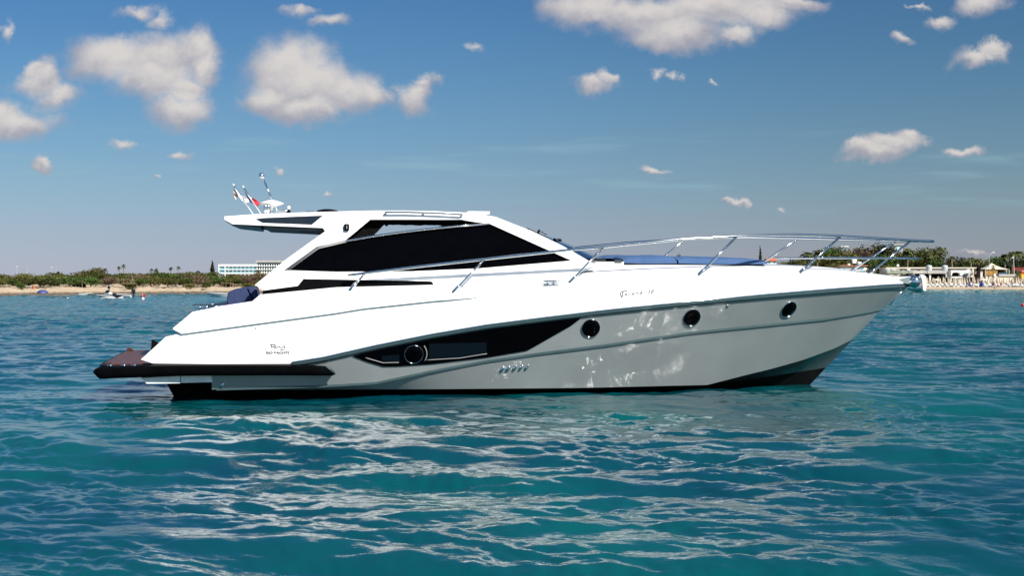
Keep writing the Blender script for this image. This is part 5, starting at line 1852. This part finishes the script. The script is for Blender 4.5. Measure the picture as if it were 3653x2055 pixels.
bw.build('bamboo_wall', M['bamboo'], t)
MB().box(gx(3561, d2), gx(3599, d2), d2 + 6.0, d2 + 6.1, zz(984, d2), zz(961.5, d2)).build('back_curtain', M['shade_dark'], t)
MB().box(gx(3562, d2), gx(3592, d2), d2 - 0.2, d2 + 0.4, zz(978, d2), zz(973.5, d2)).build('blue_counter', M['blue'], t)
t = thing('retaining_wall', 'long grey and cream retaining wall below the marquee', 'wall', gp(3560, d2 - 4, zz(1006, d2)))
MB().box(gx(3500, d2), gx(3653, d2), d2 - 4, d2 - 3.4, zz(1010, d2), zz(986, d2)).build('wall', M['canvas'], t)
MB().box(gx(3545, d2), gx(3626, d2), d2 - 4.3, d2 - 1.2, zz(985.8, d2), zz(978.5, d2)).build('grey_cap', M['wall_grey'], t)
MB().box(gx(3527, d2), gx(3534, d2), d2 - 4.4, d2 - 4.02, zz(985.8, d2), zz(978, d2)).build('white_panel', M['wall_white'], t)
t = thing('kiosk', 'yellow kiosk with a red sign board at the right edge of the beach', 'kiosk', gp(3636, d2 - 6, zz(1000, d2)))
MB().box(gx(3617, d2), gx(3690, d2), d2 - 6, d2 - 3.2, zz(1003, d2), zz(974.5, d2)).build('wall', M['yellow'], t)
MB().box(gx(3616, d2), gx(3648, d2), d2 - 6.3, d2 - 5.9, zz(974.3, d2), zz(968, d2)).build('sign_board', M['red'], t)
MB().box(gx(3616, d2), gx(3690, d2), d2 - 6.4, d2 - 3.0, zz(967.8, d2), zz(966, d2)).build('roof', M['canvas'], t)
MB().box(gx(3648, d2), gx(3690, d2), d2 - 6.2, d2 - 6.02, zz(979, d2), zz(968, d2)).build('white_board', M['wall_white'], t)
t = thing('red_frame', 'red timber frame and banner behind the yellow kiosk', 'frame', gp(3625, d2 + 2, zz(1000, d2)))
MB().box(gx(3619, d2), gx(3624, d2), d2 + 2, d2 + 2.3, zz(975, d2), zz(944, d2)).build('post', M['brown'], t)
MB().box(gx(3622, d2), gx(3690, d2), d2 + 2.4, d2 + 2.6, zz(966, d2), zz(954, d2)).build('banner', material('dark red banner', (0.16, 0.012, 0.01), 0.7, var=0.2), t)
t = thing('street_lamp', 'tall white street lamp with a curved arm before the marquee', 'street lamp', gp(3516, d2 - 3, zz(990, d2)))
MB().tube([P4(3516, 990, -3), P4(3515.5, 922, -3), P4(3516, 913, -3), P4(3520, 907, -3), P4(3528, 902, -3)], [0.11, 0.09, 0.07, 0.06, 0.05], 8).build('pole', M['post'], t, True)
MB().box(gx(3526.5, d2), gx(3535, d2), d2 - 3.15, d2 - 2.85, zz(902.5, d2), zz(900.3, d2), 0.05).build('lamp_head', M['wall_white'], t)
t = thing('flagpole', 'white flagpole with a small flag near the right edge', 'flagpole', gp(3621, d2 + 1, zz(990, d2)))
MB().tube([P4(3623, 990, 1), P4(3620, 910, 1)], [0.08, 0.04], 7).build('pole', M['wall_white'], t)
MB().prism([P4(3620, 915, 1), P4(3620.2, 920, 1), P4(3615, 920.5, 1), P4(3616, 917, 1)], (0, 0.03, 0)).build('flag', M['cloth'], t)
palm('young_palm', 'young green palm planted before the marquee', gp(3543, d2 - 5, zz(1000, d2)), zz(951, d2) - zz(1000, d2), 1.0, 600, None, True, leaf_mat('bright palm fronds', (0.10, 0.14, 0.05), (0.18, 0.22, 0.08), 0), 0.16, 0.9, 16)

# ------------------------------------------------------------------ beach furniture
M['parasol'] = material('ecru parasol cloth', (0.50, 0.435, 0.34), 0.85, spec=0.1, var=0.1, obj_rand=0.5)


def parasol_proto():
    t = thing('closed_parasol', '', 'parasol')
    MB().tube([(0, 0, 0), (0, 0, 2.35)], 0.03, 6).build('pole', M['wood'], t)
    c = MB().lathe([(0.20, 0.75), (0.25, 0.85), (0.20, 1.25), (0.13, 1.8), (0.06, 2.25), (0.02, 2.42)], (0, 0, 0), 24, None, 0.16, 6)
    c.build('folded_canopy', M['parasol'], t)
    return t


def bed_proto():
    t = thing('sunbed', '', 'sunbed')
    M['bed'] = material('off white sling', (0.46, 0.46, 0.44), 0.8, spec=0.1, var=0.08)
    MB().box(-0.95, 0.35, -0.32, 0.32, 0.26, 0.36, 0.03).build('mattress', M['bed'], t)
    MB().prism([(0.36, -0.32, 0.27), (0.36, -0.32, 0.36), (0.92, -0.32, 0.78), (0.97, -0.32, 0.70)], (0, 0.64, 0)).build('backrest', M['bed'], t)
    MB().box(-0.98, 0.95, -0.34, 0.34, 0.19, 0.25).build('frame', M['wall_white'], t)
    for x in (-0.85, 0.8):
        MB().box(x - 0.03, x + 0.03, -0.3, 0.3, 0.0, 0.185).build('leg', M['wall_white'], t)
    return t


pp, bp_ = parasol_proto(), bed_proto()
rb = random.Random(42)
first_p = first_b = True
ROWS_B = [(16, 'front', 'nearest the water'), (23, 'second', 'in the second row from the water'), (30, 'third', 'in the third row from the water'), (37, 'back', 'in the back row by the buildings')]
for off, rn, where in ROWS_B:
    px = 3298 + rb.uniform(0, 10)
    while px < 3675:
        d = shore(px) + off + rb.uniform(-0.8, 0.8)
        g = height(px, off)
        gap_here = 3452 < px < 3512 and rn in ('front',)
        if not gap_here:
            lab = 'closed cream parasol %s on the right beach' % where
            c = pp if first_p else copy_tree(pp)
            first_p = False
            c.name = 'closed_parasol'
            c.location = gp(px, d, g - 0.05); c.rotation_euler = (rb.uniform(-.03, .03), rb.uniform(-.03, .03), rb.uniform(0, 6)); c.scale = (1, 1, rb.uniform(0.88, 1.08))
            tag(c, lab, 'parasol', 'closed parasols %s' % where)
        if rn in ('front', 'second') or rb.random() < 0.5:
            for sx in (-0.75, 0.75):
                lb = 'white sunbed %s on the right beach' % where
                c = bp_ if first_b else copy_tree(bp_)
                first_b = False
                c.name = 'sunbed'
                dd = d - 0.6
                c.location = (gx(px, d) + sx, dd, g - 0.03); c.rotation_euler = (0, 0, R(90) + rb.uniform(-.5, .5))
                tag(c, lb, 'sunbed', 'white sunbeds %s' % where)
        px += (16 if rn in ('front', 'second') else 21)*rb.uniform(0.8, 1.25)
# three folded blue parasols
for px, off, lab in ((3459, 12, 'folded dark blue parasol standing alone beside the dark clothed person'), (3498, 12, 'left folded dark blue parasol of the pair on the sand'), (3504, 12, 'right folded dark blue parasol of the pair on the sand')):
    d = shore(px) + off
    t = thing('blue_parasol', lab, 'parasol', gp(px, d, height(px, off)), 'blue parasols near the water')
    MB().tube([t.location.copy(), t.location + Vector((0, 0, 1.5))], 0.03, 6).build('pole', M['wood'], t)
    MB().lathe([(0.34, 0.25), (0.38, 0.35), (0.30, 0.7), (0.17, 1.15), (0.03, 1.55)], t.location.copy(), 24, None, 0.14, 6).build('folded_canopy', material('deep blue canvas', (0.015, 0.035, 0.20), 0.8), t)
# an open cream parasol
for px, off, lab in ((3507, 20, 'open cream parasol behind the blue pair'), (3340, 19, 'open cream parasol near the anchor')):
    d = shore(px) + off
    t = thing('open_parasol', lab, 'parasol', gp(px, d, height(px, off)))
    MB().tube([t.location.copy(), t.location + Vector((0, 0, 1.9))], 0.03, 6).build('pole', M['wood'], t)
    MB().lathe([(1.25, 1.62), (1.28, 1.66), (0.9, 1.85), (0.45, 1.99), (0.02, 2.06)], t.location.copy(), 16).build('canopy', M['canvas'], t)

# --- people
def person(label, loc, shirt, skin=(0.42, 0.25, 0.17), pose='stand', rz=0.0, h=1.7):
    t = thing('person', label, 'person', (0, 0, 0))
    s = h/1.7
    st_ = 0.0
    J = {'pel': (0, 0, 0.92), 'ch': (0, 0, 1.25), 'nk': (0, 0, 1.45), 'hd': (0, -0.02, 1.53), 'ht': (0, 0, 1.68)}
    a = 0.16 if pose == 'walk' else 0.03
    J.update({'hl': (-0.10, 0, 0.86), 'kl': (-0.11, -a, 0.48), 'al': (-0.11, a*0.6, 0.07), 'tl': (-0.11, a*0.6 - 0.16, 0.03), 'hr': (0.10, 0, 0.86), 'kr': (0.11, a*0.5, 0.48), 'ar': (0.11, a*1.4, 0.09), 'tr': (0.11, a*1.4 - 0.15, 0.03)})
    J.update({'sl': (-0.19, 0, 1.38), 'el': (-0.25, 0.04, 1.12), 'wl': (-0.27, -0.06, 0.88), 'fl': (-0.27, -0.09, 0.76), 'sr': (0.19, 0, 1.38), 'er': (0.26, 0.03, 1.12), 'wr': (0.25, -0.12, 0.92), 'fr': (0.24, -0.16, 0.80)})
    E = [('pel','ch'),('ch','nk'),('nk','hd'),('hd','ht'),('pel','hl'),('hl','kl'),('kl','al'),('al','tl'),('pel','hr'),('hr','kr'),('kr','ar'),('ar','tr'),('ch','sl'),('sl','el'),('el','wl'),('wl','fl'),('ch','sr'),('sr','er'),('er','wr'),('wr','fr')]
    RAD = dict(pel=.14, ch=.15, nk=.06, hd=.09, ht=.085, hl=.10, kl=.062, al=.042, tl=.032, hr=.10, kr=.062, ar=.042, tr=.032, sl=.065, el=.045, wl=.033, fl=.03, sr=.065, er=.045, wr=.033, fr=.03)
    keys = list(J)
    me = bpy.data.meshes.new('body')
    me.from_pydata([tuple(c*s for c in J[k]) for k in keys], [(keys.index(p), keys.index(q)) for p, q in E], [])
    me.materials.append(material('skin', skin, 0.6, var=0.08))
    o = bpy.data.objects.new('body', me); COL.objects.link(o); o.parent = t
    mod = o.modifiers.new('skin', 'SKIN')
    for i, k in enumerate(keys):
        me.skin_vertices[0].data[i].radius = (RAD[k]*s, RAD[k]*s*(0.75 if k in ('pel', 'ch') else 1))
    me.skin_vertices[0].data[0].use_root = True
    mod.use_smooth_shade = True
    sb = o.modifiers.new('sub', 'SUBSURF'); sb.levels = 1; sb.render_levels = 1
    MB().lathe([(0.19*s, 0.42*s if pose == 'dress' else 0.62*s), (0.20*s, 0.85*s), (0.175*s, 1.02*s), (0.20*s, 1.3*s), (0.12*s, 1.43*s)] if shirt[1] == 'full' else [(0.19*s, 0.58*s), (0.19*s, 0.85*s), (0.165*s, 1.0*s)], (0, 0, 0), 16).build('clothing', material('clothing', shirt[0], 0.8), t, True)
    MB().lathe([(0.098*s, 1.56*s), (0.104*s, 1.62*s), (0.085*s, 1.70*s), (0.0, 1.735*s)], (0, 0.02, 0), 14).build('hair', material('dark hair', (0.03, 0.02, 0.015), 0.7), t, True)
    t.location = loc
    t.rotation_euler = (0, 0, rz)
    return t


for (px, off, lab, cl, pose, rz) in (
        (3449, 12, 'person in a dark top standing left of the lone blue parasol', ((0.03, 0.02, 0.04), 'full'), 'stand', 0.4),
        (3470, 9, 'person in grey shorts walking right of the lone blue parasol', ((0.16, 0.16, 0.2), 'short'), 'walk', 1.2),
        (3542, 9, 'person in black clothes left in the group before the retaining wall', ((0.01, 0.01, 0.012), 'full'), 'stand', 0.2),
        (3549, 9, 'person in a white dress beside the black clothed person', ((0.75, 0.74, 0.72), 'full'), 'stand', -0.3),
        (3560, 9, 'person in pink shorts in the middle of the group on the sand', ((0.5, 0.2, 0.2), 'short'), 'stand', 0.9),
        (3571, 8, 'person in an orange brown wrap at the right of the group', ((0.35, 0.10, 0.05), 'full'), 'walk', -0.8),
        (3549, -1.5, 'person wading at the edge of the water', ((0.4, 0.35, 0.3), 'short'), 'walk', 0.1),
        (3335, 17, 'person in a red top among the parasols near the anchor', ((0.5, 0.03, 0.03), 'full'), 'stand', 0.3),
        (3382, 16, 'person in pink shorts among the parasols before the white pavilion', ((0.5, 0.22, 0.22), 'short'), 'stand', 0.5)):
    d = shore(px) + off
    person(lab, gp(px, d, height(px, off)), cl, (0.40, 0.24, 0.17), pose, rz)
